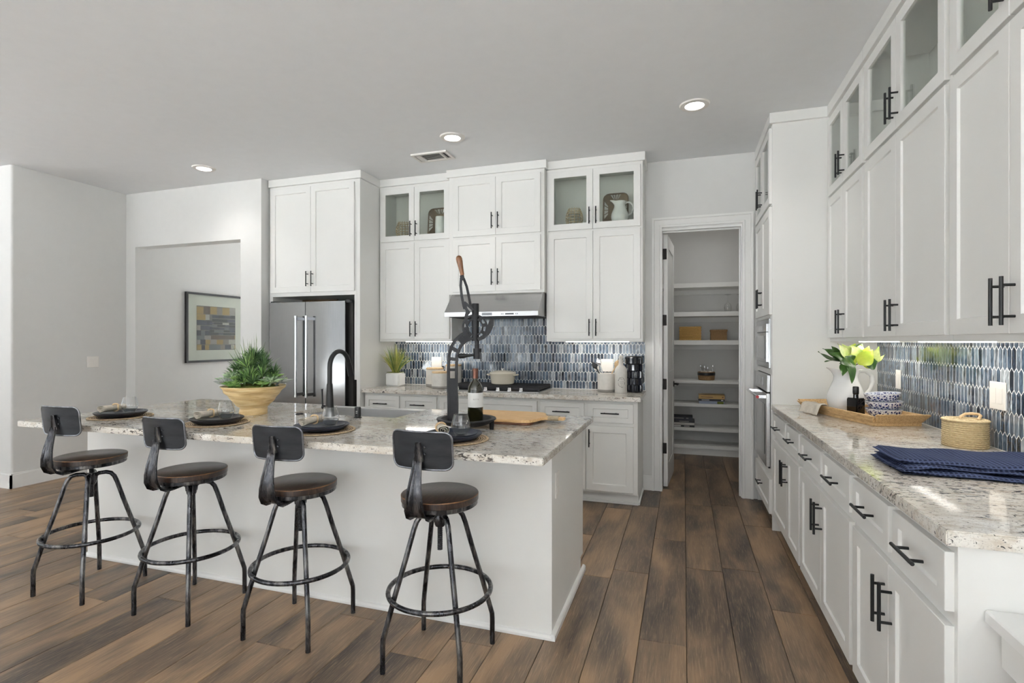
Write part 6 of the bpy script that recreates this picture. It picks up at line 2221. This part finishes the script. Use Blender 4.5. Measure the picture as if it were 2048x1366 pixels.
cp_ = MB().lathe([(0, 0), (0.12, 0), (0.165, 0.014), (0.17, 0.018), (0.165, 0.020), (0.12, 0.008), (0, 0.008)], 48)
o = put(cp_, 'charger_plate', 'black_plate', 'large dark charger plate standing in the middle right glass cabinet', 'plate', (1.215, 2.66, ZS + 0.171), smooth=50)
o.rotation_euler = (0, radians(-82), 0)

# ------------------------------------------------------------------ pantry contents
SZ = [z + 0.0006 for z, t in shelf_z]
for lab, x in (('upside-down wine glass on the pantry shelf, left of the two', 0.505), ('upside-down wine glass on the pantry shelf, beside the door casing', 0.640)):
    t = thing('wine_glass', lab, 'glass', (x, 6.79, SZ[1]), group='wine glasses in the pantry')
    MB().lathe([(0.034, 0.0), (0.040, 0.03), (0.042, 0.055), (0.034, 0.085), (0.012, 0.103), (0.004, 0.112), (0.003, 0.118), (0.008, 0.108), (0.031, 0.084), (0.0405, 0.055), (0.0385, 0.03), (0.0325, 0.0005)], 28).build('bowl', 'drink_glass', t, smooth=50)
    MB().lathe([(0.004, 0.112), (0.0035, 0.185), (0.006, 0.194), (0.036, 0.201), (0.036, 0.203), (0, 0.203)], 24).build('stem_foot', 'drink_glass', t, smooth=50)
def box_basket(name, label, x0, x1, y0, y1, z, h_, mat_, lid=True):
    t = thing(name, label, 'basket', ((x0 + x1) / 2, (y0 + y1) / 2, z))
    w_, d_ = (x1 - x0) / 2, (y1 - y0) / 2
    m = MB()
    n = 9
    for i in range(n):
        za, zb = h_ * i / n, h_ * (i + 1) / n
        e = 0.003 if i % 2 else 0.0
        m.box(-w_ + e, w_ - e, -d_ + e, d_ - e, za, zb)
    m.build('body', mat_, t, bevel=0.003)
    if lid:
        MB().box(-w_ - 0.004, w_ + 0.004, -d_ - 0.004, d_ + 0.004, h_, h_ + 0.022).build('lid', mat_, t, bevel=0.004)
    return t
box_basket('wicker_box', 'large golden wicker box on the pantry shelf', -0.05, 0.205, 6.72, 6.95, SZ[2], 0.165, 'wicker', False)
box_basket('wicker_box', 'small brown lidded wicker box on the pantry shelf', 0.31, 0.495, 6.74, 6.90, SZ[2], 0.105, 'wicker2', True)
cr = thing('cutlery_basket', 'round wicker basket of steel cutlery with black band on the pantry shelf', 'basket', (0.265, 6.83, SZ[3]))
MB().lathe([(0, 0), (0.088, 0), (0.093, 0.01), (0.098, 0.10), (0.094, 0.10), (0.088, 0.012), (0, 0.01)], 40, rfun=lambda r_, z, a: r_ * (1 + 0.02 * sin(32 * a)) if r_ > 0.09 else r_).build('body', 'wicker2', cr, smooth=60)
MB().lathe([(0.0985, 0.058), (0.1015, 0.060), (0.1025, 0.090), (0.0995, 0.092)], 40).build('black_band', 'black_plastic', cr, smooth=50)
MB().lathe([(0.070, 0.098), (0.06, 0.108), (0, 0.114)], 30).build('folded_linen', 'linen', cr, smooth=50)
for i, (a, h_, wh) in enumerate(((2.6, 0.165, 'leftmost steel spoon'), (1.9, 0.150, 'rear left steel spoon'), (4.4, 0.158, 'front left steel spoon'), (4.9, 0.145, 'front middle steel spoon'), (0.15, 0.165, 'rightmost steel spoon'))):
    t = thing('spoon', wh + ' standing in the round pantry basket', 'spoon', (0.265 + 0.072 * cos(a), 6.83 + 0.072 * sin(a), SZ[3] + 0.012), group='spoons in the pantry basket')
    MB().tube([(0, 0, 0), (0.002, 0, h_ * 0.6), (0.004 * cos(a), 0.004 * sin(a), h_ - 0.03)], 0.003, 8).build('shaft', 'chrome', t, smooth=50)
    o = MB().lathe([(0, 0), (0.006, 0.004), (0.010, 0.018), (0.008, 0.034), (0, 0.04)], 14).build('bowl', 'chrome', t, smooth=60)
    o.location = (0.004 * cos(a), 0.004 * sin(a), h_ - 0.032)
    o.scale = (1, 0.5, 1)
def book(label, x0, x1, y, d_, z, h_, cov, page=True, group=None, marks=()):
    w_ = (x1 - x0) / 2
    t = thing('book', label, 'book', ((x0 + x1) / 2, y + d_ / 2, z), group=group)
    e = 0.0022
    cm = simple('book_cover', cov, 0.45, var=0.05)
    m = MB()
    m.box(-w_, w_, -d_ / 2, d_ / 2, 0, e)
    m.box(-w_, w_, -d_ / 2, d_ / 2, h_ - e, h_)
    m.box(-w_, w_, -d_ / 2, -d_ / 2 + e, e, h_ - e)
    m.build('cover', cm, t)
    MB().box(-w_ + 0.004, w_ - 0.004, -d_ / 2 + e, d_ / 2 - 0.004, e, h_ - e).build('pages', 'mat_white', t)
    ks = []
    for (a, b, c0_, c1_) in marks:
        x = -w_ + 2 * w_ * a
        ks.append(MB().add([(x, -d_ / 2 - 0.0003, h_ * c0_), (-w_ + 2 * w_ * b, -d_ / 2 - 0.0003, h_ * c0_), (-w_ + 2 * w_ * b, -d_ / 2 - 0.0003, h_ * c1_), (x, -d_ / 2 - 0.0003, h_ * c1_)], [(0, 1, 2, 3)]))
    return t, ks
z = SZ[4]
for lab, x0, x1, h_, cov, mk, mkm in (('pale blue-grey book at the bottom of the right pantry stack', 0.178, 0.462, 0.032, lin(150, 160, 178), ((0.72, 0.97, 0.05, 0.95),), 'soil_moss'),
                             ('thin dark book in the middle of the right pantry stack', 0.172, 0.464, 0.026, lin(34, 32, 40), ((0.12, 0.42, 0.35, 0.62), (0.87, 0.95, 0.3, 0.7)), 'mat_white'),
                             ('thick yellow-spined book on top of the right pantry stack', 0.175, 0.466, 0.046, lin(188, 150, 82), ((0.08, 0.55, 0.40, 0.55), (0.90, 0.95, 0.35, 0.65)), 'walnut')):
    t, k = book(lab, x0, x1, 6.715, 0.20, z, h_, cov, marks=mk)
    for k_ in k:
        k_.build('spine_print', mkm, t)
    z += h_ + 0.0003
z = SZ[5]
for lab, x0, x1, h_, cov, mk, mkm in (('black book at the bottom of the left pantry stack', -0.16, 0.127, 0.026, lin(24, 24, 26), ((0.17, 0.45, 0.2, 0.8), (0.58, 0.80, 0.35, 0.6)), 'mat_white'),
                             ('white-spined book second from the bottom of the left pantry stack', -0.15, 0.125, 0.028, lin(206, 202, 194), ((0.2, 0.6, 0.4, 0.55),), 'grey_base'),
                             ('dark book third from the bottom of the left pantry stack', -0.165, 0.128, 0.028, lin(28, 28, 32), ((0.40, 0.78, 0.35, 0.65),), 'grey_base'),
                             ('thick dark blue book on top of the left pantry stack', -0.16, 0.105, 0.044, lin(30, 32, 44), ((0.15, 0.62, 0.45, 0.65), (0.72, 0.82, 0.45, 0.7)), 'grey_base')):
    t, k = book(lab, x0, x1, 6.715, 0.20, z, h_, cov, marks=mk)
    for k_ in k:
        k_.build('spine_print', mkm, t)
    z += h_ + 0.0003
